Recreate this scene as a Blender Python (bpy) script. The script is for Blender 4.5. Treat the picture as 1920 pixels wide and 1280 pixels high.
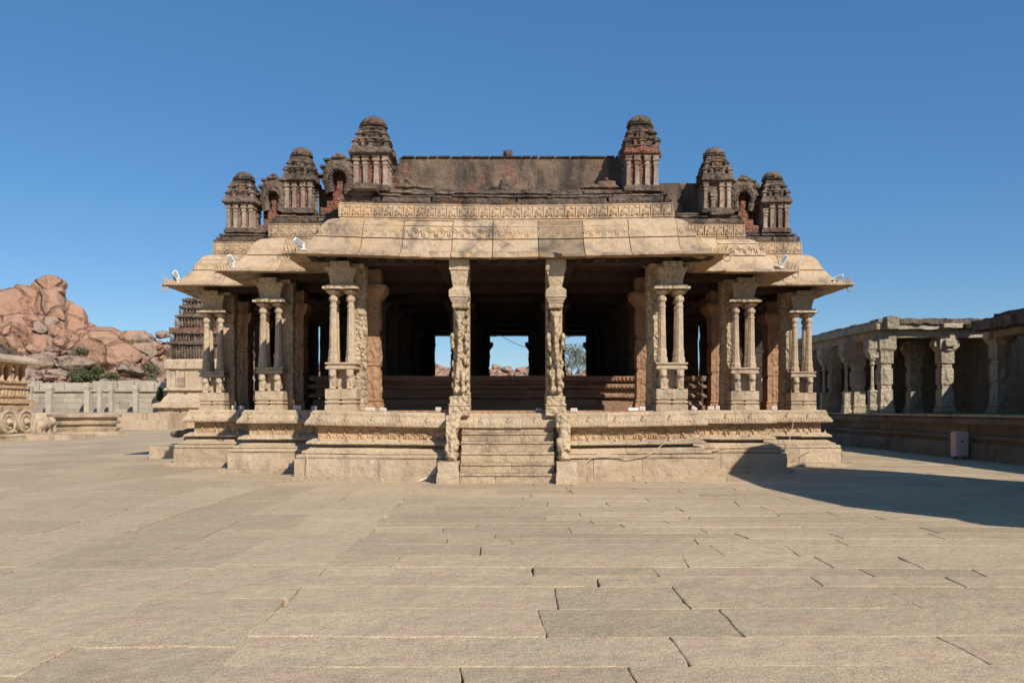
import bpy, bmesh, math, random
from mathutils import Vector, Matrix, noise as mn

# ------------------------------------------------------------------ camera, world, sun
sc = bpy.context.scene
for o in list(bpy.data.objects): bpy.data.objects.remove(o, do_unlink=True)
C = sc.collection
R = math.radians
F, HOR, H, AX = 1500.0, 765.0, 1.65, 0.13       # focal px (1920 wide), horizon row, eye height, camera offset from temple axis
cam = bpy.data.cameras.new("camera"); camo = bpy.data.objects.new("camera", cam); C.objects.link(camo)
camo.location = (AX, 0, H); camo.rotation_euler = (R(90), 0, 0)
cam.sensor_width = 36; cam.lens = 36*F/1920; cam.shift_y = (HOR-640)/1920
cam.clip_start = 0.1; cam.clip_end = 3000
sc.camera = camo
SAZ, SEL = 33.2, 35.4                            # sun: degrees right of straight behind the camera, elevation
SD = Vector((math.sin(R(SAZ))*math.cos(R(SEL)), -math.cos(R(SAZ))*math.cos(R(SEL)), math.sin(R(SEL))))
sun = bpy.data.lights.new("sun", 'SUN'); suno = bpy.data.objects.new("sun", sun); C.objects.link(suno)
sun.energy = 5.0; sun.angle = R(0.5); sun.color = (1.0, 0.93, 0.82)
suno.rotation_euler = SD.to_track_quat('Z', 'Y').to_euler(); suno.location = (20, -20, 30)
w = bpy.data.worlds.new("World"); sc.world = w; w.use_nodes = True
nt = w.node_tree; bg = nt.nodes['Background']
sky = nt.nodes.new('ShaderNodeTexSky'); sky.sky_type = 'NISHITA'; sky.sun_disc = False
sky.sun_elevation = R(SEL); sky.sun_rotation = R(180-SAZ)
sky.air_density = 1.0; sky.dust_density = 0.25; sky.ozone_density = 4.0; sky.altitude = 400
hs = nt.nodes.new('ShaderNodeHueSaturation'); hs.inputs['Saturation'].default_value = 1.14
nt.links.new(sky.outputs[0], hs.inputs['Color']); mx = nt.nodes.new('ShaderNodeMix'); mx.data_type = 'RGBA'; mx.inputs[0].default_value = .33; mx.inputs[7].default_value = (.60, 2.45, 5.3, 1)
nt.links.new(hs.outputs[0], mx.inputs[6]); nt.links.new(mx.outputs[2], bg.inputs[0]); bg.inputs[1].default_value = 0.104
sc.view_settings.view_transform = 'Standard'; sc.view_settings.look = 'None'
sc.view_settings.exposure = 0.12; sc.view_settings.gamma = 1.0
sc.render.engine = 'CYCLES'

rnd = random.Random(11)
def U(a, b): return rnd.uniform(a, b)
def at(px, py, d): return Vector((AX + (px-960)/F*d, d, H + (HOR-py)/F*d))

# ------------------------------------------------------------------ materials
def stone(name, c1, c2, c3, stain=0.6, sc1=0.5, speck=0.25, bump=0.5, carve=0.0, carve_scale=9, brick=None, bricklo=0.52, streak=True, plast=None, crack=0, slo=.52):
    m = bpy.data.materials.new(name); m.use_nodes = True
    t = m.node_tree; N = t.nodes; L = t.links.new
    b = N['Principled BSDF']; b.inputs['Roughness'].default_value = 0.92
    b.inputs['Specular IOR Level'].default_value = 0.2
    g = N.new('ShaderNodeNewGeometry')
    def noi(scale, detail=5, rough=0.6, vec=None, dist=0.0):
        n = N.new('ShaderNodeTexNoise'); n.inputs['Scale'].default_value = scale; n.inputs['Detail'].default_value = detail
        n.inputs['Roughness'].default_value = rough; n.inputs['Distortion'].default_value = dist
        L(vec or g.outputs['Position'], n.inputs['Vector']); return n.outputs['Fac']
    def ramp(f, a, bb, v0=0, v1=1):
        r = N.new('ShaderNodeMapRange'); r.inputs['From Min'].default_value = a; r.inputs['From Max'].default_value = bb
        r.inputs['To Min'].default_value = v0; r.inputs['To Max'].default_value = v1; L(f, r.inputs['Value']); return r.outputs[0]
    def mix(f, a, bb, mode='MIX'):
        x = N.new('ShaderNodeMix'); x.data_type = 'RGBA'; x.blend_type = mode
        if isinstance(f, float): x.inputs[0].default_value = f
        else: L(f, x.inputs[0])
        for i, v in ((6, a), (7, bb)):
            if isinstance(v, tuple): x.inputs[i].default_value = (*v, 1)
            else: L(v, x.inputs[i])
        return x.outputs[2]
    col = mix(ramp(noi(sc1, 6), 0.38, 0.62), c1, c2)
    vec = None
    if streak:
        mp = N.new('ShaderNodeMapping'); mp.inputs['Scale'].default_value = (1, 1, 0.35)
        L(g.outputs['Position'], mp.inputs['Vector']); vec = mp.outputs[0]
    col = mix(ramp(noi(1.7, 8, 0.65, vec), slo, slo+.16, 0, stain), col, c3)
    bricks = None
    if brick:
        sx = N.new('ShaderNodeSeparateXYZ'); L(g.outputs['Position'], sx.inputs[0])
        ad = N.new('ShaderNodeMath'); ad.operation = 'ADD'; L(sx.outputs[0], ad.inputs[0]); L(sx.outputs[1], ad.inputs[1])
        cb = N.new('ShaderNodeCombineXYZ'); L(ad.outputs[0], cb.inputs[0]); L(sx.outputs[2], cb.inputs[1])
        bt = N.new('ShaderNodeTexBrick'); L(cb.outputs[0], bt.inputs['Vector'])
        bt.inputs['Scale'].default_value = 1.0; bt.inputs['Brick Width'].default_value = 0.22; bt.inputs['Row Height'].default_value = 0.055
        bt.inputs['Mortar Size'].default_value = 0.008
        bt.inputs['Color1'].default_value = (*brick, 1); bt.inputs['Color2'].default_value = (brick[0]*.55, brick[1]*.6, brick[2]*.7, 1)
        bt.inputs['Mortar'].default_value = (.10, .075, .055, 1)
        mk = ramp(noi(1.5, 7, 0.7), bricklo, bricklo+0.05)
        col = mix(mk, col, bt.outputs['Color']); bricks = (mk, bt)
    if plast:
        col = mix(ramp(noi(2.3, 6, 0.7), 0.53, 0.6, 0, .9), col, plast)
    sp = ramp(noi(70, 3, 0.7), 0.3, 0.7, 1-speck, 1+speck)
    sp2 = ramp(noi(9, 6, 0.7), 0.3, 0.7, 0.86, 1.14)
    mu = N.new('ShaderNodeMath'); mu.operation = 'MULTIPLY'; L(sp, mu.inputs[0]); L(sp2, mu.inputs[1])
    at_ = N.new('ShaderNodeAttribute'); at_.attribute_name = 'tint'
    mu2 = N.new('ShaderNodeMath'); mu2.operation = 'MULTIPLY'; L(mu.outputs[0], mu2.inputs[0]); L(at_.outputs['Fac'], mu2.inputs[1])
    vm = N.new('ShaderNodeVectorMath'); vm.operation = 'SCALE'; L(col, vm.inputs[0]); L(mu2.outputs[0], vm.inputs['Scale'])
    L(vm.outputs[0], b.inputs['Base Color'])
    bm_ = N.new('ShaderNodeBump'); bm_.inputs['Strength'].default_value = bump; bm_.inputs['Distance'].default_value = 0.03
    L(noi(22, 8, 0.75), bm_.inputs['Height'])
    last = bm_
    b2 = N.new('ShaderNodeBump'); b2.inputs['Strength'].default_value = bump; b2.inputs['Distance'].default_value = 0.12
    L(noi(3.5, 6, 0.6), b2.inputs['Height']); L(last.outputs[0], b2.inputs['Normal']); last = b2
    if carve:
        v = N.new('ShaderNodeTexVoronoi'); v.feature = 'SMOOTH_F1'; v.inputs['Scale'].default_value = carve_scale; L(g.outputs['Position'], v.inputs['Vector'])
        b3 = N.new('ShaderNodeBump'); b3.inputs['Strength'].default_value = carve; b3.inputs['Distance'].default_value = 0.09; b3.invert = True
        L(v.outputs['Distance'], b3.inputs['Height']); L(last.outputs[0], b3.inputs['Normal']); last = b3
    if crack:
        wv = N.new('ShaderNodeTexNoise'); wv.inputs['Scale'].default_value = .25; wv.inputs['Detail'].default_value = 4; L(g.outputs['Position'], wv.inputs['Vector'])
        wa = N.new('ShaderNodeMix'); wa.data_type = 'RGBA'; wa.inputs[0].default_value = .8; wa.blend_type = 'LINEAR_LIGHT'; L(g.outputs['Position'], wa.inputs[6]); L(wv.outputs['Color'], wa.inputs[7])
        v = N.new('ShaderNodeTexVoronoi'); v.feature = 'DISTANCE_TO_EDGE'; v.inputs['Scale'].default_value = .22; L(wa.outputs[2], v.inputs['Vector'])
        b4 = N.new('ShaderNodeBump'); b4.inputs['Strength'].default_value = 1.0; b4.inputs['Distance'].default_value = .45
        L(ramp(v.outputs['Distance'], 0, .06), b4.inputs['Height']); L(last.outputs[0], b4.inputs['Normal']); last = b4
        b5 = N.new('ShaderNodeBump'); b5.inputs['Strength'].default_value = 1.0; b5.inputs['Distance'].default_value = .5
        L(noi(.8, 8, .6), b5.inputs['Height']); L(last.outputs[0], b5.inputs['Normal']); last = b5
    L(last.outputs[0], b.inputs['Normal'])
    return m
def plain(name, c, rough=0.6, metal=0.0):
    m = bpy.data.materials.new(name); m.use_nodes = True; t = m.node_tree; N = t.nodes; L = t.links.new
    b = N['Principled BSDF']; b.inputs['Roughness'].default_value = rough; b.inputs['Metallic'].default_value = metal
    n = N.new('ShaderNodeTexNoise'); n.inputs['Scale'].default_value = 14; n.inputs['Detail'].default_value = 6
    g = N.new('ShaderNodeNewGeometry'); L(g.outputs['Position'], n.inputs['Vector'])
    x = N.new('ShaderNodeMix'); x.data_type = 'RGBA'; L(n.outputs['Fac'], x.inputs[0])
    x.inputs[6].default_value = (c[0]*.75, c[1]*.73, c[2]*.7, 1); x.inputs[7].default_value = (c[0]*1.2, c[1]*1.2, c[2]*1.2, 1)
    L(x.outputs[2], b.inputs['Base Color']); return m

M = dict(
 tan=stone('tan_granite', (.50,.385,.265), (.43,.315,.205), (.22,.17,.13), .7, speck=.32, bump=.6),
 eave=stone('eave_granite', (.52,.385,.25), (.45,.32,.205), (.17,.13,.105), .85, sc1=.9, speck=.32, bump=.6, plast=(.54,.36,.20), slo=.485),
 carved=stone('carved_granite', (.51,.39,.255), (.44,.325,.20), (.24,.185,.14), .5, carve=.9, carve_scale=12, speck=.3),
 cornice=stone('cornice_granite', (.50,.38,.25), (.44,.325,.21), (.22,.175,.135), .6, carve=.28, carve_scale=15, speck=.3),
 step=stone('step_granite', (.49,.375,.245), (.41,.305,.195), (.15,.12,.09), .9, sc1=2.5, speck=.3, bump=.7, slo=.50),
 ochre=stone('ochre_granite', (.52,.36,.215), (.48,.30,.165), (.28,.19,.125), .5, carve=.45, carve_scale=10),
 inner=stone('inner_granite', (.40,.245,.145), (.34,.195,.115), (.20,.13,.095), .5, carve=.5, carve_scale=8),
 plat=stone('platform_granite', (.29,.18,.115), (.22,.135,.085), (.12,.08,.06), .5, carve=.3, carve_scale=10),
 deep=stone('shade_dark_granite', (.085,.06,.048), (.06,.045,.037), (.035,.028,.025), .6, carve=.5, carve_scale=8),  # shade under roof and eaves darkened into the stone colour
 pave=stone('paving_granite', (.51,.39,.25), (.43,.33,.215), (.37,.28,.18), .6, sc1=.28, speck=.45, bump=.28, streak=False, plast=(.48,.335,.225)),
 dust=stone('sand_ground', (.46,.38,.28), (.38,.30,.22), (.30,.24,.17), .5, sc1=.6, bump=.6, streak=False),
 soot=stone('weathered_plaster', (.12,.09,.068), (.21,.15,.11), (.036,.031,.027), .9, sc1=2.2, bump=1.0, brick=(.29,.12,.07), bricklo=.58, carve=.5, carve_scale=14, slo=.49),
 brickw=stone('crumbling_brick', (.20,.13,.09), (.13,.09,.07), (.07,.05,.045), .6, sc1=1.2, bump=1.0, brick=(.38,.14,.08), bricklo=.44, carve=.4, carve_scale=16),
 pale=stone('pale_plaster', (.40,.30,.225), (.25,.19,.145), (.08,.065,.055), .9, sc1=2.4, bump=.7, brick=(.34,.13,.08), bricklo=.60),
 parapet=stone('stained_plaster', (.235,.165,.108), (.14,.10,.073), (.05,.042,.036), .9, sc1=1.0, bump=.8, brick=(.34,.15,.09), bricklo=.555, slo=.49),
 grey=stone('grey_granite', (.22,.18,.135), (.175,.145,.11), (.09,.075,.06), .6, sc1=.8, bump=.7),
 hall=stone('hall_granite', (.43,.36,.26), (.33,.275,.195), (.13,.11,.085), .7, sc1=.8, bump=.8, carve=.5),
 rock=stone('boulder_granite', (.43,.255,.17), (.37,.205,.135), (.22,.14,.105), .55, sc1=.13, speck=.2, bump=1.0, crack=1, streak=True),
 rock2=stone('grey_boulder_granite', (.38,.275,.20), (.30,.21,.15), (.18,.14,.11), .7, sc1=.14, speck=.2, bump=1.0, crack=1, streak=True),
 wallst=stone('wall_granite', (.47,.405,.31), (.39,.33,.25), (.24,.20,.16), .6, sc1=.3, bump=.6),
 white=plain('white_enamel', (.72,.71,.68), .45), cab=plain('cabinet_paint', (.55,.42,.36), .5), dark=plain('dark_metal', (.05,.05,.055), .5, .6),
 glass=plain('lamp_glass', (.25,.26,.28), .1), cable=plain('cable_sheath', (.55,.42,.25), .6), wire=plain('black_wire', (.03,.03,.03), .6),
 leaf=plain('leaf', (.085,.105,.035), .7), dryleaf=plain('dry_leaf', (.16,.15,.075), .8), bark=plain('bark', (.13,.10,.075), .9), grass=plain('grass_blade', (.12,.15,.04), .8),
)

# ------------------------------------------------------------------ mesh helpers
class MB:
    def __init__(s): s.v = []; s.f = []; s.t = []; s.m = []; s.tint = 1.0; s.mat = 0
    def add(s, vs, fs):
        o = len(s.v); s.v += [Vector(v) for v in vs]
        for f in fs: s.f.append([o+i for i in f]); s.t.append(s.tint); s.m.append(s.mat)
        return o
    def box(s, x0, x1, y0, y1, z0, z1, seg=0, tap=0.0):
        if seg <= 0:
            vs = [(x, y, z) for z in (z0, z1) for y in (y0, y1) for x in (x0, x1)]
            if tap: vs = [(x+(tap if x == x0 else -tap)*(z == z1), y+(tap if y == y0 else -tap)*(z == z1), z) for x, y, z in vs]
            s.add(vs, [(0,2,3,1), (4,5,7,6), (0,1,5,4), (2,6,7,3), (0,4,6,2), (1,3,7,5)]); return
        n = [max(1, int(round(abs(b-a)/seg))) for a, b in ((x0, x1), (y0, y1), (z0, z1))]
        nx, ny, nz = n; idx = {}; vs = []
        def P(i, j, k):
            if (i, j, k) not in idx:
                x = x0+(x1-x0)*i/nx; y = y0+(y1-y0)*j/ny; z = z0+(z1-z0)*k/nz
                if tap: q = tap*k/nz; x += q*(1-2*i/nx); y += q*(1-2*j/ny)
                idx[(i, j, k)] = len(vs); vs.append((x, y, z))
            return idx[(i, j, k)]
        fs = []
        for i in range(nx):
            for j in range(ny):
                fs.append((P(i,j,0), P(i,j+1,0), P(i+1,j+1,0), P(i+1,j,0))); fs.append((P(i,j,nz), P(i+1,j,nz), P(i+1,j+1,nz), P(i,j+1,nz)))
        for i in range(nx):
            for k in range(nz):
                fs.append((P(i,0,k), P(i+1,0,k), P(i+1,0,k+1), P(i,0,k+1))); fs.append((P(i,ny,k), P(i,ny,k+1), P(i+1,ny,k+1), P(i+1,ny,k)))
        for j in range(ny):
            for k in range(nz):
                fs.append((P(0,j,k), P(0,j,k+1), P(0,j+1,k+1), P(0,j+1,k))); fs.append((P(nx,j,k), P(nx,j+1,k), P(nx,j+1,k+1), P(nx,j,k+1)))
        s.add(vs, fs)
    def loft(s, rings, cap=True):
        n = len(rings[0]); o = s.add([p for r in rings for p in r], [])
        fs = []
        for k in range(len(rings)-1):
            for i in range(n):
                j = (i+1) % n; fs.append((o+k*n+i, o+k*n+j, o+(k+1)*n+j, o+(k+1)*n+i))
        if cap: fs.append(tuple(o+i for i in reversed(range(n)))); fs.append(tuple(o+(len(rings)-1)*n+i for i in range(n)))
        for f in fs: s.f.append(list(f)); s.t.append(s.tint); s.m.append(s.mat)
    def lathe(s, prof, cx, cy, n=12, ph=0.0, rib=0.0, ribn=8):
        s.loft([[(cx+r*(1+rib*abs(math.cos(ribn*(ph+2*math.pi*i/n)/2)))*math.cos(ph+2*math.pi*i/n), cy+r*(1+rib*abs(math.cos(ribn*(ph+2*math.pi*i/n)/2)))*math.sin(ph+2*math.pi*i/n), z) for i in range(n)] for r, z in prof])
    def sq(s, prof, cx, cy, red=0.0, seg=3):
        """square (optionally redented) section lofted through (half width, z)"""
        def sec(r, z):
            q = r*0.45; d = r*red
            side = [(-r, -r), (-q, -r), (-q, -r-d), (q, -r-d), (q, -r)] if red else [(-r, -r), (-q, -r), (q, -r)]
            pts = []
            for k in range(4):
                c, sn = [(1,0), (0,1), (-1,0), (0,-1)][k]
                for x, y in side: pts.append((cx+c*x-sn*y, cy+sn*x+c*y, z))
            out = []
            for i in range(len(pts)):
                a, b = Vector(pts[i]), Vector(pts[(i+1) % len(pts)])
                k = seg if (a-b).length > r*.3 else 1
                for u in range(k): out.append(a.lerp(b, u/k))
            return out
        s.loft([sec(r, z) for r, z in prof])
    def ell(s, c, r, rot=None, n=10, m=7):
        c = Vector(c); vs = [];
        for k in range(1, m):
            th = math.pi*k/m
            for i in range(n):
                a = 2*math.pi*i/n; vs.append(Vector((r[0]*math.sin(th)*math.cos(a), r[1]*math.sin(th)*math.sin(a), r[2]*math.cos(th))))
        vs.append(Vector((0, 0, r[2]))); vs.append(Vector((0, 0, -r[2])))
        if rot: vs = [rot @ v for v in vs]
        fs = []
        for k in range(m-2):
            for i in range(n):
                j = (i+1) % n; fs.append((k*n+i, (k+1)*n+i, (k+1)*n+j, k*n+j))
        T, B = len(vs)-2, len(vs)-1
        for i in range(n):
            j = (i+1) % n; fs.append((T, i, j)); fs.append((B, (m-2)*n+j, (m-2)*n+i))
        s.add([c+v for v in vs], fs)
    def tube(s, pts, rad, n=6):
        pts = [Vector(p) for p in pts]; rings = []
        for i, p in enumerate(pts):
            d = (pts[min(i+1, len(pts)-1)]-pts[max(i-1, 0)]).normalized()
            u = d.orthogonal().normalized() if i == 0 else (u - d*u.dot(d)).normalized()
            v = d.cross(u); r = rad[i] if isinstance(rad, (list, tuple)) else rad
            rings.append([p+(u*math.cos(2*math.pi*k/n)+v*math.sin(2*math.pi*k/n))*r for k in range(n)])
        s.loft(rings)
    def jit(s, amp, scale, start=0, seed=0.0, az=1.0):
        o = Vector((seed*7.3, seed*3.1, seed*5.7))
        for i in range(start, len(s.v)):
            d = mn.noise_vector(s.v[i]*scale+o) + mn.noise_vector(s.v[i]*scale*2.7+o)*.5
            d.z *= az; s.v[i] = s.v[i]+d*amp
    def sag(s, start=0):
        for i in range(start, len(s.v)):
            p = s.v[i]
            if p.y < 19.6 and abs(p.x) < 4.4: p.z -= 0.075*(1-(abs(p.x)/4.4)**1.6)*min(1, max(0, p.z)/1.5)
    def build(s, name, mats, parent=None, loc=(0, 0, 0), smooth=False, voxel=0, sm=None):
        me = bpy.data.meshes.new(name); L = Vector(loc)
        me.from_pydata([v-L for v in s.v], [], s.f)
        if not isinstance(mats, (list, tuple)): mats = [mats]
        if voxel:
            me2 = remesh(me, voxel, sm or 0); bpy.data.meshes.remove(me); me = me2; me.name = name
            t = [1.0]*len(me.polygons)
        else:
            t = s.t; me.polygons.foreach_set('material_index', s.m)
        for m in mats: me.materials.append(m)
        a = me.attributes.new('tint', 'FLOAT', 'FACE'); a.data.foreach_set('value', t)
        if smooth or voxel: me.polygons.foreach_set('use_smooth', [True]*len(me.polygons))
        me.update()
        o = bpy.data.objects.new(name, me); C.objects.link(o); o.location = L
        if parent: o.parent = parent; o.matrix_parent_inverse = Matrix.Identity(4); o.location = L-Vector(world_loc(parent))
        return o
def world_loc(o):
    v = Vector((0, 0, 0))
    while o: v += o.location; o = o.parent
    return v
def remesh(me, vox, sm):
    o = bpy.data.objects.new('tmp', me); C.objects.link(o)
    r = o.modifiers.new('r', 'REMESH'); r.mode = 'VOXEL'; r.voxel_size = vox
    if sm: q = o.modifiers.new('s', 'SMOOTH'); q.iterations = sm; q.factor = .5
    dg = bpy.context.evaluated_depsgraph_get(); m2 = bpy.data.meshes.new_from_object(o.evaluated_get(dg)); bpy.data.objects.remove(o)
    m2.materials.clear(); return m2
def tag(o, label=None, cat=None, group=None, kind=None):
    if label: o['label'] = label
    if cat: o['category'] = cat
    if group: o['group'] = group
    if kind: o['kind'] = kind
    return o
def empty(name, loc, label=None, cat=None, group=None, parent=None):
    o = bpy.data.objects.new(name, None); C.objects.link(o); o.empty_display_size = .2
    o.location = Vector(loc)-(Vector(world_loc(parent)) if parent else Vector())
    if parent: o.parent = parent
    return tag(o, label, cat, group)
def copy_tree(o, parent=None):
    c = o.copy(); C.objects.link(c); c.parent = parent
    for ch in [x for x in bpy.data.objects if x.parent == o]: copy_tree(ch, c)
    return c
def kids(o): return [x for x in bpy.data.objects if x.parent == o]

# ------------------------------------------------------------------ ground and paving
WX = [4.37, 6.73, 9.08]; YF = [18.6, 20.9, 23.2]; YB = [37.8, 35.5, 33.2]
LOOP = [(-WX[0], YF[0]), (WX[0], YF[0]), (WX[0], YF[1]), (WX[1], YF[1]), (WX[1], YF[2]), (WX[2], YF[2]),
        (WX[2], YB[2]), (WX[1], YB[2]), (WX[1], YB[1]), (WX[0], YB[1]), (WX[0], YB[0]), (-WX[0], YB[0]),
        (-WX[0], YB[1]), (-WX[1], YB[1]), (-WX[1], YB[2]), (-WX[2], YB[2]), (-WX[2], YF[2]), (-WX[1], YF[2]), (-WX[1], YF[1]), (-WX[0], YF[1])]
def inside(x, y):
    return (abs(x) < WX[0] and YF[0] < y < YB[0]) or (abs(x) < WX[1] and YF[1] < y < YB[1]) or (abs(x) < WX[2] and YF[2] < y < YB[2])
g = MB(); g.add([(-1500, -300, -.07), (1500, -300, -.07), (1500, 2200, -.07), (-1500, 2200, -.07)], [(0, 1, 2, 3)])
tag(g.build('ground', M['dust']), kind='structure')
def warp(p):
    a = mn.noise_vector((p.x*.22, p.y*.22, 1.0)); b = mn.noise_vector((p.x*1.3, p.y*1.3, 4.0)); c = mn.noise_vector((p.x*4.5, p.y*4.5, 9.0))
    return Vector((p.x+a.x*.30+b.x*.045+c.x*.012, p.y+a.y*.14+b.y*.030+c.y*.010, 0))
def slab(g, x0, x1, y0, y1):
    ga = [U(.002, .0065) for _ in range(4)]; op = [0]*4
    if rnd.random() < .24: op[rnd.choice((1, 3))] = U(.012, .034)
    if rnd.random() < .10: op[rnd.choice((0, 2))] = U(.006, .016)
    near = y0 < 17 and abs(x0) < 15; step = .11 if near else .8
    sk = U(-.05, .05); sk2 = U(-.05, .05)
    cs = [Vector((x0+sk, y0, 0)), Vector((x1+sk2, y0, 0)), Vector((x1-sk2, y1, 0)), Vector((x0-sk, y1, 0))]
    if not near: cs = [Vector((x0, y0, 0)), Vector((x1, y0, 0)), Vector((x1, y1, 0)), Vector((x0, y1, 0))]
    cs = [Vector((x0+(0 if not near else .06*mn.noise((x0*1.7, y0*.8, 2))), y0, 0)), Vector((x1+(0 if not near else .06*mn.noise((x1*1.7, y0*.8, 2))), y0, 0)), Vector((x1+(0 if not near else .06*mn.noise((x1*1.7, y0*.8+5, 2))), y1, 0)), Vector((x0+(0 if not near else .06*mn.noise((x0*1.7, y0*.8+5, 2))), y1, 0))]
    pts = []; cc = (cs[0]+cs[2])/2
    for i in range(4):
        a, b = cs[i], cs[(i+1) % 4]; n = max(1, int((b-a).length/step)); inw = Vector((-(b-a).y, (b-a).x, 0)).normalized(); ph = U(0, 50)
        for k in range(n):
            q = a.lerp(b, k/n); f = k/n
            wd = ga[i] + op[i]*max(0, mn.noise((f*2.2+ph, ph, 0))*1.6+.25)*(.6+.8*abs(mn.noise((f*14+ph, 3, 0)))) + (.02*max(0, mn.noise((q.x*3, q.y*3, ph))-.38)*4 if near else 0)
            if k == 0: q = q.lerp(cc, U(.002, .012))
            pts.append(warp(q+inw*wd))
    tx, ty, tz = U(-.004, .004), U(-.004, .004), U(-.004, .003)
    c = warp(cc); n = len(pts)
    def zz(p): return tz+tx*(p.x-c.x)/max(1, x1-x0)+ty*(p.y-c.y)/max(.5, y1-y0)
    top = [Vector((p.x, p.y, zz(p))) for p in pts]; inn = []
    bev = .006
    for i, p in enumerate(top):
        d = (c-p); d.z = 0; inn.append(p+d.normalized()*bev*1.6)
        top[i] = p-Vector((0, 0, bev*U(.3, 1.2)))
    g.tint = U(.88, 1.06) if rnd.random() > .08 else U(.84, .90)
    bot = [Vector((p.x, p.y, -.075)) for p in pts]
    o = g.add(bot+top+inn, [])
    for i in range(n):
        j = (i+1) % n
        for q in ((i, j, n+j, n+i), (n+i, n+j, 2*n+j, 2*n+i)): g.f.append([o+k for k in q]); g.t.append(g.tint); g.m.append(0)
    g.f.append([o+2*n+i for i in range(n)]); g.t.append(g.tint); g.m.append(0)
g = MB()
y = 1.0
while y < 60:                                       # right of the joint: courses parallel to the temple front
    hgt = U(.36, .88) if y < 30 else U(.8, 1.4); x = -1.77+U(-.05, .05)
    while x < 14.5:
        l = U(.7, 3.2); x1 = min(x+l, 15.2)
        if not inside((x+x1)/2, y+hgt/2) or y < 20: slab(g, x, x1, y, y+hgt)
        x = x1
    y += hgt
x = -1.77
while x > -48:                                      # left of it: long slabs running towards the temple
    wd = U(.6, 1.25) if x > -14 else U(1, 1.6); y = 1.0-U(0, 2)
    while y < 72:
        l = U(.9, 3.4); y1 = y+l
        if not inside(x-wd/2, (y+y1)/2) and not (y > 24 and x > -9): slab(g, x-wd, x, y, y1)
        y = y1
    x -= wd
tag(g.build('paving', M['pave']), kind='structure')

# ------------------------------------------------------------------ temple: runs of stone blocks along its stepped plan
temple = empty('temple_hall', (0, 18.6, 0), 'open pillared stone temple hall with curved eaves and small dark brick turrets on its roof', 'temple')
def run(g, prof, loop, bl=(.8, 1.4), gap=.006, step=.22, jz=.008, jo=.010, edges=None, tint=(.84, 1.08), cut=None, special=None):
    n = len(loop)
    for e in range(n):
        if edges and e not in edges: continue
        A = Vector(loop[e]); B = Vector(loop[(e+1) % n]); d = (B-A); Ln = d.length; d.normalize(); nr = Vector((d.y, -d.x))
        P0 = Vector(loop[e-1]); dp = (A-P0).normalized(); Q = Vector(loop[(e+2) % n]); dn = (Q-B).normalized()
        k0 = 1 if dp.x*d.y-dp.y*d.x > 0 else -1; k1 = 1 if d.x*dn.y-d.y*dn.x > 0 else -1
        s = 0; cuts = [0]
        while s < Ln-bl[0]*1.1: s += U(*bl); cuts.append(min(s, Ln))
        if Ln-cuts[-1] < bl[0]*.4 and len(cuts) > 1: cuts[-1] = Ln
        else: cuts.append(Ln)
        for bi in range(len(cuts)-1):
            s0, s1 = cuts[bi], cuts[bi+1]; first, last = bi == 0, bi == len(cuts)-2
            dz, do = U(-jz, jz), U(-jo, jo); g.tint = U(*tint)
            if special: g.tint *= special(A+d*(s0+s1)/2)
            ns = max(1, int((s1-s0)/step)); rings = []
            for u in range(ns+1):
                f = u/ns; ring = []
                for o, z in prof:
                    o2 = o+do
                    a = (-k0*o2 if first else s0+gap/2); b = (Ln+k1*o2 if last else s1-gap/2)
                    ss = a+(b-a)*f
                    if cut: o2, z = cut(A+d*ss, o2, z, nr)
                    p = A+d*ss+nr*o2; ring.append(Vector((p.x, p.y, z+dz)))
                rings.append(ring)
            g.loft(rings)
def closed(prof, back): return prof+[(back, prof[-1][1]), (back, prof[0][1])]

# plinth courses
g = MB()
run(g, closed([(.60, -.06), (.60, .085), (.58, .10)], .3), LOOP, (1.0, 1.9), .01)
run(g, closed([(.43, .095), (.435, .30), (.43, .49), (.40, .503)], -.2), LOOP, (.8, 1.6), .010, jo=.012)
run(g, closed([(.33, .49), (.33, .53)], -.2), LOOP, (1.2, 2.0), .006)
run(g, closed([(.40, .525), (.405, .565), (.39, .60), (.34, .607)], -.2), LOOP, (1.0, 1.8), .008)
g.mat = 1
run(g, closed([(.29, .60), (.32, .628), (.31, .66), (.22, .69), (.16, .735), (.07, .765)], -.2), LOOP, (1.0, 1.8), .008)
g.mat = 0
run(g, closed([(-.02, .76), (-.02, .835)], -.3), LOOP, (1.2, 2.2), .004)
g.mat = 1
run(g, closed([(.05, .825), (.225, .835), (.235, .86), (.20, .90), (.13, .935), (.10, .955)], -.3), LOOP, (1.1, 1.8), .006)
run(g, closed([(.07, 1.24), (.245, 1.262), (.255, 1.30), (.23, 1.36), (.17, 1.43), (.14, 1.49), (.14, 1.545), (.10, 1.60)], -.5), LOOP, (1.0, 2.0), .007)
g.jit(.008, 5.0); g.sag()
g.build('plinth', [M['tan'], M['cornice']], temple, (0, 18.6, 0))
g = MB()
run(g, closed([(0, .95), (0, 1.245)], -.3), LOOP, (.5, 1.1), .006); g.jit(.005, 6); gf = g
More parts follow.
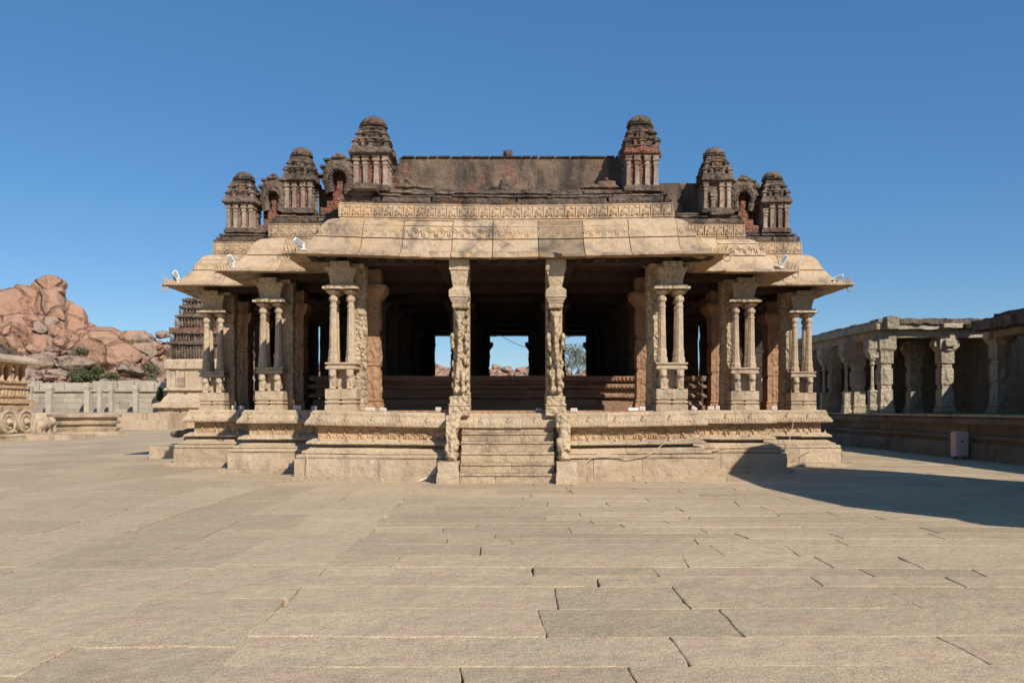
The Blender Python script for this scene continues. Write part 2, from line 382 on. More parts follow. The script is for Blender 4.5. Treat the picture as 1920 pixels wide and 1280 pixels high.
# relief carvings on the frieze: elephants and horses in file, framed figures at the corners
def animal(g, c, sc_, dr, kind, n):
    sc_ *= 1.04
    """c: point on face, dr: along, n: outward normal"""
    up = Vector((0, 0, 1)); R3 = Matrix((dr, n, up)).transposed()
    def e(a, z, ra, rz, t=.03, ang=0):
        g.ell(c+dr*a*sc_+up*z*sc_, (ra*sc_, t*1.6, rz*sc_), R3 @ Matrix.Rotation(ang, 3, 'Y'), 8, 6)
    if kind == 'elephant':
        e(0, .135, .12, .075, .035); e(.12, .16, .055, .055, .04); e(.17, .10, .022, .075, .03, -.3); e(-.12, .12, .012, .06, .02, .4)
        for a in (-.08, -.03, .04, .085): e(a, .05, .023, .065, .03)
    elif kind == 'horse':
        e(0, .15, .11, .045, .03); e(.12, .19, .03, .07, .03, .5); e(.165, .225, .045, .022, .03, .3); e(-.12, .16, .015, .07, .02, .5)
        for a, q in ((-.08, .3), (-.04, -.2), (.06, -.3), (.1, .4)): e(a, .06, .014, .075, .025, q)
        e(.01, .235, .022, .05, .03)
    else:
        e(0, .15, .035, .06, .035); e(0, .24, .028, .03, .03); e(-.05, .18, .012, .06, .02, .9); e(.05, .17, .012, .06, .02, -.8)
        e(-.035, .06, .017, .07, .025, .3); e(.035, .06, .017, .07, .025, -.35)
g = gf; g2 = MB()
for e in list(range(0, 6))+[16, 17, 18, 19]:
    A = Vector((*LOOP[e], 0)); B = Vector((*LOOP[(e+1) % 20], 0)); d = (B-A).normalized(); n = Vector((d.y, -d.x, 0)); Ln = (B-A).length
    s = .12; k = 0
    while s < Ln-.1:
        P = A+d*s
        if e == 0 and abs(P.x) < 1.0: s += .3; continue
        k += 1; edge = s < .95 or s > Ln-.95
        if edge:
            animal(g, P+d*.13+Vector((0, 0, .955)), .82, d, 'figure', n)
            q = P+d*.32; g.ell(q+Vector((0, 0, 1.10)), (.022, .022, .14)); s += .36
        else:
            animal(g, P+d*.16+Vector((0, 0, .955)), U(.9, 1.04), d if U(0, 1) < .85 else -d, 'elephant' if int(s/1.4) % 2 else 'horse', n); s += U(.33, .40)
    s = .02                                        # dentils and small gable bumps on both cornices
    while s < Ln-.02:
        for z0, z1, o in ((1.325, 1.385, .245), (.865, .90, .215)):
            P = A+d*s+n*(o-.012); q = d*.022; r = n*.022
            g2.add([P-q+Vector((0,0,z0)), P+q+Vector((0,0,z0)), P+q+r+Vector((0,0,z0)), P-q+r+Vector((0,0,z0)), P-q-n*.02+Vector((0,0,z1)), P+q-n*.02+Vector((0,0,z1)), P+q+r*.5+Vector((0,0,z1)), P-q+r*.5+Vector((0,0,z1))],
                   [(0,3,2,1), (4,5,6,7), (0,1,5,4), (1,2,6,5), (2,3,7,6), (3,0,4,7)])
        s += .085
    s = .08
    while s < Ln:
        for z, o, r in ((1.40, .20, .075), (.925, .155, .055)):
            P = A+d*s+n*o+Vector((0, 0, z)); g2.ell(P, (r, .05, r) if abs(n.y) > .5 else (.05, r, r), None, 8, 6)
            g2.ell(P+Vector((0, 0, r*1.25)), (.02, .03, .035), None, 6, 5)
        s += .62
g.sag(); g2.sag()
frz = g.build('frieze', M['ochre'], temple, (0, 18.6, 0))
g2.build('cornice_carving', M['tan'], temple, (0, 18.6, 0))
def polyfill(name, inset, z0, z1, mat, parent):
    g = MB(); pts = []
    rects = [(WX[0], YF[0], YB[0]), (WX[1], YF[1], YB[1]), (WX[2], YF[2], YB[2])]
    x = rects; i = inset
    g.box(-x[0][0]+i, x[0][0]-i, x[0][1]+i, x[0][2]-i, z0, z1)
    for k in (1, 2):
        for s in (-1, 1):
            a, b = sorted((s*(x[k-1][0]-i), s*(x[k][0]-i)))
            g.box(a, b, x[k][1]+i, x[k][2]-i, z0, z1)
    g.sag() if z1 < 3 else None
    return g.build(name, mat, parent, (0, 18.6, 0))
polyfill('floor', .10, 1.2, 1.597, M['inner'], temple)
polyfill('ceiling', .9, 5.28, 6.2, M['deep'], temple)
polyfill('roof_deck', .75, 6.2, 6.93, M['soot'], temple)

# curved stone eaves
EP = [(.66, 5.10), (.68, 5.115), (.685, 5.165), (.60, 5.185), (.47, 5.225), (.32, 5.315), (.20, 5.43), (.105, 5.58), (.08, 5.615), (.0, 5.62), (.0, 5.64), (.06, 5.645), (.02, 5.70), (-.02, 5.80), (-.055, 5.89), (-.10, 5.97), (-.16, 6.045), (-.24, 6.105), (-.33, 6.145), (-.45, 6.165), (-.9, 6.17), (-.9, 5.40), (.2, 5.14)]
def ecut(p, o, z, nr):
    if o > .6: o -= .05*max(0, mn.noise((p.x*2.3, p.y*2.3, 3))-.15)*2; z += .012*mn.noise((p.x*5, p.y*5, 1))
    if nr.y < -.5 and p.y < 18.7 and -1.76 < p.x < 1.24 and o > .3:
        j = .5+.07*mn.noise((p.x*3.1, 1, 2))+(.04 if p.x < -1.0 else 0)
        if o > j: z = z+(o-j)*.12 + (.06 if z > 5.14 and z < 5.2 else .02) ; o = j-(o-j)*.1
    return o, z
g = MB()
run(g, EP, LOOP, (.85, 1.25), .018, step=.15, jz=.014, jo=.012, cut=ecut, tint=(.84, 1.08), special=lambda p: .62 if (abs(p.x-.9) < .45 and p.y < 19) else 1)
g.jit(.006, 3.5); g.sag()
eave = g.build('eave', M['eave'], temple, (0, 18.6, 0), smooth=True); eave.data.set_sharp_from_angle(angle=R(32))
# scroll carving: rings and vine raised on the steep band of the eave
def surf(v):                                       # v: 0..1 up the band, returns out, z
    pts = [(.20, 5.43), (.10, 5.58), (.035, 5.66), (-.02, 5.80), (-.09, 5.95), (-.17, 6.055)]
    t = v*(len(pts)-1); i = min(int(t), len(pts)-2); f = t-i
    return pts[i][0]+(pts[i+1][0]-pts[i][0])*f, pts[i][1]+(pts[i+1][1]-pts[i][1])*f
g = MB()
for e in (0, 1, 2, 3, 4, 16, 17, 18, 19):
    A = Vector((*LOOP[e], 0)); B = Vector((*LOOP[(e+1) % 20], 0)); d = (B-A).normalized(); n = Vector((d.y, -d.x, 0)); Ln = (B-A).length
    s = .12
    def S(s_, v): o, z = surf(v); return A+d*s_+n*(o+.004)+Vector((0, 0, z))
    while s < Ln-.1:
        r = U(.105, .12); v0 = .56
        for rr in (r, r*.55):
            g.tube([S(s+rr*math.cos(a*.5236), v0+rr*1.5*math.sin(a*.5236)) for a in range(0, 13 if rr == r else 9)], .012, 4)
        g.tube([S(s+r, v0), S(s+r+.04, v0+.1), S(s+r+.09, v0-.08)], .011, 4)
        s += .30
    for v in (.83,): g.tube([S(t*.2, v) for t in range(0, int(Ln/.2)+1)], .011, 4)
# lotus panel in the middle
for k in range(40):
    a = k*2.399; r = .03*math.sqrt(k); x = r*math.cos(a)*1.3; v = .62+r*math.sin(a)*1.6
    if 0 < v < 1:
        o, z = surf(v); g.ell((x, 18.6-o-.003, z), (.028, .014, .022), None, 7, 5)
for k in range(9):
    o, z = surf(.25); g.ell((U(-.12, .12)*(1-k/12), 18.6-o-.01-.02*k*.6, z-.03*k*.5), (.03, .012, .02), None, 7, 5)
g.sag(); g.build('scroll_carving', M['eave'], eave, (0, 18.6, 0), smooth=True)

# lion frieze above the eave, then the broken brick cornice
g = MB()
run(g, closed([(-.40, 6.16), (-.40, 6.205), (-.375, 6.215), (-.375, 6.235), (-.41, 6.245), (-.41, 6.51), (-.395, 6.52), (-.395, 6.545)], -.8), LOOP, (1.5, 2.6), .008, jz=.01)
g.jit(.005, 4)
for e in (0, 1, 2, 3, 4, 15, 16, 17, 18, 19):
    A = Vector((*LOOP[e], 0)); B = Vector((*LOOP[(e+1) % 20], 0)); d = (B-A).normalized(); n = Vector((d.y, -d.x, 0)); Ln = (B-A).length
    P0 = Vector((*LOOP[e-1], 0)); Q2 = Vector((*LOOP[(e+2) % 20], 0))
    s = .42 if (A-P0).cross(d).z > 0 else -.36; e1 = Ln-.55 if d.cross(Q2-B).z > 0 else Ln+.2
    while s < e1:
        P = A+d*(s+.12)-n*.415; R3 = Matrix((d, n, Vector((0, 0, 1)))).transposed(); u = U(.9, 1.1)
        g.tint = U(.92, 1.05)
        g.ell(P+Vector((0, 0, 6.375)), (.085*u, .055, .105), R3 @ Matrix.Rotation(.35, 3, 'Y'), 9, 7)      # crouched lion body
        g.ell(P+d*.035+Vector((0, 0, 6.455)), (.06, .07, .05), R3, 8, 6)
        g.ell(P-d*.06+Vector((0, 0, 6.29)), (.035, .06, .045), R3, 8, 6)
        g.ell(P+d*.07+Vector((0, 0, 6.29)), (.022, .045, .05), R3, 8, 6)
        q = P+d*.125+Vector((0, 0, 6.245)); k = d*.008; r = n*.03
        g.add([q-k, q+k, q+k+r, q-k+r]+[v+Vector((0, 0, .26)) for v in (q-k, q+k, q+k+r, q-k+r)], [(4,5,6,7), (2,3,7,6), (1,2,6,5), (3,0,4,7)])
        s += .255
g.sag(); g.build('lion_frieze', M['eave'], temple, (0, 18.6, 0))
g = MB()
run(g, closed([(-.44, 6.545), (-.42, 6.61), (-.50, 6.63)], -1), LOOP, (.5, 1.6), .01, step=.12, jz=.012, jo=.03, tint=(.7, 1.2))
run(g, closed([(-.47, 6.62), (-.47, 6.71), (-.52, 6.73)], -1.1), LOOP, (.6, 2.2), .05, step=.12, jz=.012, jo=.03, tint=(.7, 1.3))
run(g, closed([(-.62, 6.72), (-.54, 6.77), (-.56, 6.81), (-.66, 6.83)], -1.2), LOOP, (.5, 1.8), .02, step=.12, jz=.015, jo=.04, tint=(.7, 1.3))
run(g, closed([(-.74, 6.82), (-.66, 6.87), (-.68, 6.90), (-.8, 6.95)], -1.3), LOOP, (.4, 1.5), .03, step=.12, jz=.02, jo=.05, tint=(.6, 1.3))
g.jit(.02, 6); g.jit(.012, 17)
g.sag(); g.build('brick_cornice', M['soot'], temple, (0, 18.6, 0))

# parapet wall between the turrets
g = MB()
g.box(-2.74, 3.25, 20.35, 20.75, 6.85, 8.02, .16); g.box(-3.3, -2.74, 20.30, 20.65, 6.85, 7.85, .16); g.jit(.012, 4)
x = -2.66
while x < 2.8:
    l = U(.12, .4); g.tint = .5; g.box(x, min(x+l, 2.83), 20.3, 20.8, 8.015, 8.04+U(0, .012)); x += l+U(.01, .05)
g.tint = 1
g.build('parapet_wall', M['parapet'], temple, (0, 18.6, 0))
g = MB(); g.box(4.0, 5.35, 22.3, 22.7, 6.85, 7.92, .16); g.jit(.015, 4); g.build('parapet_wall', M['parapet'], temple, (0, 18.6, 0))
g = MB(); g.box(-5.3, -3.6, 22.5, 22.9, 6.85, 7.8, .16); g.jit(.015, 4); g.build('parapet_wall', M['parapet'], temple, (0, 18.6, 0))
g = MB(); g.box(-.10, .14, 20.4, 20.65, 8.04, 8.22, .06); g.ell((.02, 20.38, 8.13), (.09, .06, .08)); g.jit(.02, 12); g.build('carved_stump', M['parapet'], temple, (0, 18.6, 0))
# broken seated figure at the middle and reclining fragments beside the turrets
g = MB()
for c, r in (((0, 19.75, 7.02), (.42, .2, .09)), ((.0, 19.75, 7.12), (.22, .16, .1)), ((-.05, 19.72, 7.22), (.12, .1, .07)), ((.14, 19.75, 7.18), (.1, .1, .06)), ((-.3, 19.7, 7.0), (.12, .12, .1)), ((.4, 19.75, 6.98), (.2, .15, .07)), ((-.75, 19.8, 6.98), (.2, .15, .1))): g.ell(c, r)
g.jit(.035, 7); g.build('broken_statue', M['soot'], temple, (0, 18.6, 0), voxel=.03, sm=2)
for sx in (-1, 1):
    g = MB()
    for a, z, ra, rz in ((2.45, 7.03, .3, .06), (2.3, 7.1, .1, .08), (2.55, 7.12, .1, .07), (2.42, 7.2, .06, .06), (2.1, 7.02, .14, .05), (1.95, 7.0, .2, .04)): g.ell((sx*a, 19.45, z), (ra, .1, rz))
    g.jit(.03, 8, seed=sx); g.build('statue_fragment', M['parapet'], temple, (0, 18.6, 0), voxel=.025, sm=2)

# ------------------------------------------------------------------ turrets
def turret(cx, cy, z0, w, h, seed, broken=0.0, tilt=0):
    """w: width of the widest cornice, h: total height"""
    t = empty('turret', (cx, cy, z0), parent=temple)
    s = w/1.0; k = h/1.88
    def Z(z): return z0+z*k
    base = MB()
    base.sq([(.46*s, Z(-.06)), (.46*s, Z(.03)), (.42*s, Z(.04)), (.42*s, Z(.08)), (.38*s, Z(.09))], cx, cy, .06)
    base.jit(.015, 9, seed=seed); base.build('base', M['soot'], t, (cx, cy, z0))
    core = MB(); core.sq([(.30*s, Z(.08)), (.335*s, Z(.80))], cx, cy, 0, 4); core.jit(.014, 10, seed=seed); core.build('core', M['brickw'] if seed in (1, 3, 5) else M['parapet'], t, (cx, cy, z0))
    pil = MB()
    for q in range(4):
        c, sn = [(1, 0), (0, 1), (-1, 0), (0, -1)][q]
        for a in (-.335, -.125, .125, .335):
            if a == .335: continue
            x = a; y = -.345
            if a == -.335: y = -.335
            wx = .055
            X = cx+(c*x-sn*y)*s; Y = cy+(sn*x+c*y)*s; ht = .62 if not (broken and rnd.random() < .3) else U(.35, .5)
            pil.tint = U(.8, 1.15)
            pil.sq([(.068*s, Z(.08)), (.068*s, Z(.12)), (wx*s, Z(.135)), (wx*.92*s, Z(ht-.06)), (.07*s, Z(ht-.04)), (.07*s, Z(ht-.01)), (.05*s, Z(ht)), (.05*s, Z(ht+.03)), (.085*s, Z(ht+.06)), (.085*s, Z(ht+.09)), (.06*s, Z(ht+.10)), (.09*s, Z(ht+.17))], X, Y, 0, 1)
    pil.jit(.013, 9, seed=seed); pil.build('pilaster', M['pale'], t, (cx, cy, z0))
    co = MB(); b = broken
    e = .5-b*.06
    co.sq([(.36*s, Z(.76)), (.38*s, Z(.80)), (e*s, Z(.83)), ((e+.01)*s, Z(.86)), (e*.93*s, Z(.93)), (.42*s, Z(1.0)), (.40*s, Z(1.03))], cx, cy, .05, 4)
    for q in range(4):                               # round gable motif on every side of the cornice
        c, sn = [(1, 0), (0, 1), (-1, 0), (0, -1)][q]; co.ell((cx+sn*.49*s, cy-c*.49*s, Z(.93)), (.09*s if c else .05*s, .05*s if c else .09*s, .08*k))
    co.jit(.009+b*.03, 9, seed=seed+3); co.jit(.006, 23); co.build('cornice', M['brickw'] if b > .8 else M['soot'], t, (cx, cy, z0))
    up = MB()
    def led(r, z, o=.05, th=.028, red=.1):          # thin overhanging ledge
        up.tint = U(.7, 1.5); up.sq([(r*s, Z(z-.03)), ((r+o)*s, Z(z-.008)), ((r+o+.006)*s, Z(z+th*.6)), ((r+o*.4)*s, Z(z+th)), (r*.9*s, Z(z+th+.01))], cx, cy, red, 4)
    up.tint = .9; up.sq([(.33*s, Z(1.0)), (.33*s, Z(1.2)), (.27*s, Z(1.22)), (.27*s, Z(1.38)), (.22*s, Z(1.40)), (.21*s, Z(1.56))], cx, cy, .1, 3)
    for rr, zz_, n_, hh in ((.36, 1.02, 5, .15), (.29, 1.245, 4, .12)):
        for q in range(4):
            c, sn = [(1, 0), (0, 1), (-1, 0), (0, -1)][q]
            for u_ in range(n_-1):
                a = -rr+2*rr*u_/(n_-1); x, y = a, -rr
                if b > .5 and q == 0 and u_ == n_-2: continue
                big = .062 if u_ in (0,) or abs(a) < .05 else .04
                X, Y = cx+(c*x-sn*y)*s, cy+(sn*x+c*y)*s; up.tint = U(.7, 1.9)
                up.sq([(big*.8*s, Z(zz_-.01)), (big*.8*s, Z(zz_+hh*.6)), (big*1.35*s, Z(zz_+hh*.72)), (big*1.35*s, Z(zz_+hh*.82)), (big*.8*s, Z(zz_+hh*.95)), (big*.9*s, Z(zz_+hh*1.05)), (big*.3*s, Z(zz_+hh*1.3))], X, Y, .1, 1)
    led(.33, 1.005, .09); led(.33, 1.20, .065); led(.29, 1.235, .045); led(.27, 1.385, .06); led(.25, 1.42, .05); led(.23, 1.465, .06); led(.22, 1.51, .05)
    up.tint = 1
    for q in range(4):
        c, sn = [(1, 0), (0, 1), (-1, 0), (0, -1)][q]; up.ell((cx+sn*.34*s, cy-c*.34*s, Z(1.30)), (.07*s if c else .04*s, .04*s if c else .07*s, .07*k))
    up.jit(.015+b*.008, 7, seed=seed+5); up.jit(.007, 24); up.build('upper_tier', M['soot'], t, (cx, cy, z0))
    dm = MB()
    dm.lathe([(.22*s, Z(1.50)), (.24*s, Z(1.54)), (.29*s, Z(1.575)), (.325*s, Z(1.59)), (.325*s, Z(1.605)), (.24*s, Z(1.615)), (.275*s, Z(1.66)), (.27*s, Z(1.71)), (.225*s, Z(1.78)), (.165*s, Z(1.825)), (.10*s, Z(1.85)), (.05*s, Z(1.87)), (.045*s, Z(1.88)), (.02*s, Z(1.89))], cx, cy, 32, 0, .06, 8)
    for a in range(4): dm.ell((cx+.27*s*math.cos(a*1.5708), cy+.27*s*math.sin(a*1.5708), Z(1.65)), (.06*s, .06*s, .08*k))
    dm.jit(.020, 6, seed=seed+8); dm.build('dome', M['soot'], t, (cx, cy, z0), smooth=False)
    t.rotation_euler = (0, tilt, 0)
turret(-3.27, 19.65, 6.93, 1.04, 1.88, 1)
turret(3.27, 19.65, 6.93, .98, 1.91, 3, .9)
turret(-5.62, 21.9, 6.95, .93, 1.84, 5, .25)
turret(5.66, 21.9, 6.95, .93, 1.84, 7, .45)
turret(-7.98, 24.2, 6.93, 1.0, 1.86, 9, .2)
turret(8.0, 24.2, 6.93, .95, 1.88, 11, .15)
turret(7.75, 25.3, 6.93, .9, 1.86, 12, .2)

# barrel-roofed shrines with an arched niche
def niche(cx, cy, z0, w, h, seed):
    t = empty('arched_niche', (cx, cy, z0), parent=temple)
    g = MB(); n = 26; dep = .55*w
    inner, outer = [], []
    ra = .21*w; zc = z0+.60*h
    for i in range(n+1):
        a = -.45+(math.pi+.9)*i/n
        inner.append((cx+ra*math.cos(a), zc+ra*1.15*math.sin(a)))
        rr = .5*w*(1.0-.09*(1+math.sin(a*13))/2)
        outer.append((cx+rr*math.cos(a)*(1.0 if math.sin(a) < .5 else 1.0), zc+.40*h*math.sin(a) if math.sin(a) > 0 else zc+.5*w*math.sin(a)))
    inner = [(cx+.13*w, z0+.40*h)]+inner+[(cx-.13*w, z0+.40*h)]; outer = [(cx+.36*w, z0+.36*h)]+outer+[(cx-.36*w, z0+.36*h)]
    m = len(inner)
    mid = [((a[0]*.6+b[0]*.4), (a[1]*.6+b[1]*.4)) for a, b in zip(inner, outer)]
    L3 = [[(x, cy, z) for x, z in inner], [(x, cy-.05, z) for x, z in mid], [(x, cy+.02, z) for x, z in outer], [(x, cy+dep, z) for x, z in outer], [(x, cy+dep, z) for x, z in inner]]
    L3.insert(0, [(x, cy+dep, z) for x, z in inner])
    o = g.add([p for r in L3 for p in r], [])
    for k in range(len(L3)-1):
        for i in range(m-1): g.f.append([o+k*m+i, o+(k+1)*m+i, o+(k+1)*m+i+1, o+k*m+i+1]); g.t.append(U(.8, 1.2)); g.m.append(0)
    for lv in range(3):                              # ledges stepping up the roof
        a0 = .15+.35*lv
        for sx in (-1, 1):
            x = cx+sx*.5*w*math.cos(a0); z = zc+.40*h*math.sin(a0); g.box(x-.1*w, x+.1*w, cy-.03, cy+dep, z-.02, z+.035, .07)
    for i in range(15):
        a = -.3+(math.pi+.6)*i/14; g.ell((cx+ra*1.22*math.cos(a), cy-.05, zc+ra*1.4*math.sin(a)), (.028, .03, .028), None, 6, 5)
    g.ell((cx, cy+.1, z0+h*.985), (.13*w, .12, .06)); g.ell((cx, cy, z0+h*.93), (.2*w, .1, .06))
    g.jit(.014, 9, seed=seed); g.jit(.008, 22); g.build('arch', M['soot'], t, (cx, cy, z0))
    g = MB(); g.box(cx-.45*w, cx+.45*w, cy+dep*.72, cy+dep, z0-.05, z0+.8*h, .1)
    g.box(cx-.5*w, cx+.5*w, cy-.1, cy+dep*.7, z0-.05, z0+.13*h, .08); g.box(cx-.34*w, cx+.34*w, cy, cy+dep*.7, z0+.13*h, z0+.24*h, .08)
    g.box(cx-.18*w, cx+.16*w, cy+.05, cy+dep*.7, z0+.24*h, z0+.40*h, .08); g.box(cx-.08*w, cx+.10*w, cy+.12, cy+dep*.7, z0+.4*h, z0+.58*h, .08)
    g.jit(.03, 7, seed=seed); g.build('brick_fill', M['brickw'], t, (cx, cy, z0))
niche(-4.62, 21.9, 6.9, .95, 1.72, 2); niche(-7.08, 24.1, 6.9, .82, 1.80, 4); niche(7.12, 24.1, 6.9, .86, 1.76, 6)

# ------------------------------------------------------------------ pillars
PR = 18.95                                           # row of the front pillars
def blobs(g, L, cx, cy, fl=1):
    for c, r in L: g.ell((cx+fl*c[0], cy+c[1], c[2]), r)
def cluster(cx, cy, fl):
    """composite pillar: split base, lions, slender colonnettes in front of a carved main shaft, double bracket on top"""
    z0 = 1.58
    t = empty('composite_pillar', (cx, cy, z0), parent=temple); L = (cx, cy, z0)
    g = MB()
    for sx in (-1, 1):
        for sy in (-1, 1):
            x, y = cx+sx*.185, cy+sy*.185; g.tint = U(.93, 1.05)
            g.sq([(.185, z0), (.185, z0+.15), (.15, z0+.157), (.15, z0+.185), (.183, z0+.195), (.183, z0+.24), (.15, z0+.248), (.15, z0+.275), (.18, z0+.285), (.18, z0+.52)], x, y, 0, 2)
    g.tint = 1
    g.box(cx-.36, cx+.36, cy-.36, cy+.36, z0+.985, z0+1.05, .12); g.box(cx-.33, cx+.33, cy-.33, cy+.33, z0+1.05, z0+1.10, .12); g.box(cx-.37, cx+.37, cy-.37, cy+.37, z0+1.10, z0+1.135, .12)
    g.box(cx-.12, cx+.12, cy-.10, cy+.3, z0+.52, z0+.985, .1)
    g.jit(.005, 6); g.build('base', M['tan'], t, L)
    for sx in (-1, 1):                               # lions carrying the slab
        g = MB(); q = [((0, -.30, z0+.86), (.075, .08, .09)), ((0, -.34, z0+.83), (.04, .06, .045)), ((0, -.26, z0+.73), (.075, .08, .14)), ((-.035, -.31, z0+.62), (.025, .03, .11)), ((.035, -.31, z0+.62), (.025, .03, .11)),
             ((0, -.15, z0+.64), (.08, .13, .11)), ((0, -.25, z0+.95), (.09, .1, .04)), ((0, -.3, z0+.53), (.07, .07, .025)), ((.0, -.05, z0+.75), (.06, .07, .2))]
        q = [((c[0]*1.3, c[1]-.02, c[2]), (r[0]*1.32, r[1]*1.1, r[2])) for c, r in q]
        blobs(g, q, cx+sx*.20, cy); g.build('lion', M['tan'], t, L, voxel=.017, sm=1)
    main = MB(); x, y = cx-fl*.33, cy+.30           # carved main shaft, inner side
    main.sq([(.17, z0), (.17, z0+.14), (.155, z0+.155), (.155, z0+.175), (.17, z0+.185), (.17, z0+.225), (.15, z0+.24), (.15, z0+.52), (.135, z0+.60), (.15, z0+.70), (.135, z0+1.2), (.155, z0+1.24), (.13, z0+1.3), (.145, z0+1.7), (.12, z0+1.76), (.155, z0+1.85), (.135, z0+2.25), (.145, z0+2.35), (.14, z0+2.7), (.16, z0+2.8), (.16, z0+3.5)], x, y, .04, 3)
    for k in range(26):
        z = z0+.35+k*.09; main.ell((x-fl*(.125+U(-.02, .015)), y-.05+U(-.08, .08), z), (U(.025, .05), .07, U(.05, .09))); main.ell((x+U(-.1, .1), y-.145, z), (U(.03, .06), .025, U(.03, .06)))
    main.jit(.012, 7, seed=cx); main.build('main_shaft', M['carved'], t, L)
    for sx, sy in ((-1, -1), (1, -1), (-1, 1), (1, 1)):
        c = MB(); x, y = cx+sx*.205+(0 if sy < 0 else fl*.03), cy+sy*.2
        c.lathe([(.13, z0+1.13), (.13, z0+1.24), (.112, z0+1.27), (.112, z0+1.42), (.098, z0+1.46), (.082, z0+2.3), (.078, z0+2.42), (.09, z0+2.44), (.09, z0+2.47), (.074, z0+2.49), (.072, z0+2.56), (.098, z0+2.58), (.108, z0+2.62), (.10, z0+2.67), (.072, z0+2.69), (.068, z0+2.72), (.11, z0+2.75), (.165, z0+2.785), (.175, z0+2.80), (.15, z0+2.83), (.12, z0+2.85)], x, y, 8, R(22.5))
        c.jit(.004, 6); c.build('colonnette', M['tan'], t, L)
    g = MB()
    g.box(cx-.42, cx+.42, cy-.42, cy+.5, z0+2.85, z0+2.905, .1); g.box(cx-.36, cx+.36, cy-.36, cy+.5, z0+2.905, z0+2.95, .1)
    def fl_box(x0, x1, y0, y1, za, zb, ex):
        g.loft([[(x0, y0, za), (x1, y0, za), (x1, y1, za), (x0, y1, za)]]+[[(x0-ex*q, y0-ex*q, za+(zb-za)*r), (x1+ex*q, y0-ex*q, za+(zb-za)*r), (x1+ex*q, y1, za+(zb-za)*r), (x0-ex*q, y1, za+(zb-za)*r)] for q, r in ((.06, .25), (.25, .5), (.6, .75), (.95, .9), (1, 1))])
    fl_box(cx-.27, cx+.27, cy-.27, cy+.5, z0+2.95, z0+3.36, .10); g.box(cx-.22, cx+.22, cy-.50, cy+.3, z0+3.36, z0+3.47, .1)
    g.box(cx-.5, cx+.5, cy-.22, cy+.2, z0+3.365, z0+3.46, .1)
    g.jit(.006, 5); g.build('capital', M['carved'], t, L)
    return t
src = cluster(-3.86, PR+.05, -1)
srcR = cluster(3.86, PR+.05, 1)
for s, base in ((-1, src), (1, srcR)):
    for x, y in ((6.24, 21.33), (8.62, 23.65)):
        c = copy_tree(base, temple); c.location = Vector((s*x, y, 1.58))-temple.location
# stair pillars carved as rearing beasts
def yali(cx, cy, fl):
    z0 = 1.48
    t = empty('stair_pillar', (cx, cy, z0), parent=temple); L = (cx, cy, z0); g = MB()
    g.sq([(.235, z0), (.235, z0+.20), (.215, z0+.215), (.24, z0+.23), (.24, z0+.27), (.21, z0+.28), (.215, z0+.40), (.23, z0+.42), (.18, z0+.45)], cx, cy, 0, 3)
    g.jit(.007, 6, seed=fl); g.build('base', M['carved'], t, L)
    g = MB(); zb = z0+.50
    g.box(cx-fl*.02-.13, cx-fl*.02+.13, cy+.0, cy+.24, zb-.1, zb+2.2)
    q = [((0, -.08, zb+1.78), (.12, .14, .14)), ((0, -.16, zb+1.68), (.085, .1, .09)), ((-.09, -.05, zb+1.86), (.045, .07, .06)), ((.09, -.05, zb+1.86), (.045, .07, .06)),       # head, muzzle, ears
         ((0, -.02, zb+1.42), (.13, .15, .24)), ((0, -.02, zb+1.0), (.11, .13, .3)), ((.0, .0, zb+.5), (.13, .13, .28)),                       # chest, waist, haunch
         ((-.075, -.12, zb+.35), (.05, .07, .22)), ((.075, -.12, zb+.35), (.05, .07, .22)), ((-.08, -.15, zb+.08), (.06, .09, .08)), ((.08, -.15, zb+.08), (.06, .09, .08)),
         ((-.165, -.10, zb+1.30), (.065, .08, .11)), ((.165, -.10, zb+1.30), (.065, .08, .11)), ((-.155, -.13, zb+1.11), (.052, .07, .10)), ((.155, -.13, zb+1.11), (.052, .07, .10)),
         ((0, .05, zb+.1), (.17, .16, .14)), ((.12, .0, zb+.8), (.05, .09, .12)), ((-.12, 0, zb+.62), (.05, .09, .1)), ((.1, -.02, zb+1.6), (.05, .08, .08))]
    blobs(g, q, cx, cy, fl)
    g.tube([(cx, cy-.22, zb+1.66), (cx, cy-.25, zb+1.45), (cx+fl*.01, cy-.22, zb+1.15), (cx-fl*.02, cy-.20, zb+.85), (cx-fl*.05, cy-.17, zb+.55), (cx-fl*.03, cy-.19, zb+.35)], [.05, .052, .045, .04, .034, .03], 8)
    for k in range(3): g.ell((cx-fl*.15, cy-.02, zb+.2+k*.25), (.05, .08, .09)); g.ell((cx+fl*.13, cy-.08, zb+.45+k*.3), (.045, .08, .1))
    for k in range(11): g.ell((cx+fl*(.17+U(-.015, .02)), cy+.1, zb+.15+k*.19), (.045, .09, .085))
    g.jit(.006, 10, seed=fl); g.build('rearing_beast', M['carved'], t, L, voxel=.016, sm=1)
    g = MB(); zc = z0+2.48
    g.sq([(.15, zc), (.17, zc+.06), (.15, zc+.08), (.19, zc+.16), (.21, zc+.19), (.21, zc+.23), (.235, zc+.24), (.235, zc+.40), (.20, zc+.43), (.15, zc+.47), (.145, zc+.50), (.17, zc+.62), (.19, zc+.75), (.20, zc+.80), (.20, zc+.84), (.23, zc+.86), (.23, zc+1.1)], cx, cy, 0, 3)
    g.jit(.006, 6, seed=fl*3); g.build('capital', M['cornice'], t, L)
    g = MB(); g.sq([(.2, z0), (.2, z0+.5), (.185, z0+.55), (.19, z0+3.6)], cx+fl*.02, cy+.42, .04, 3); g.jit(.014, 7); g.build('rear_shaft', M['carved'], t, L)
yali(-1.08, 18.55, 1); yali(1.14, 18.55, -1)
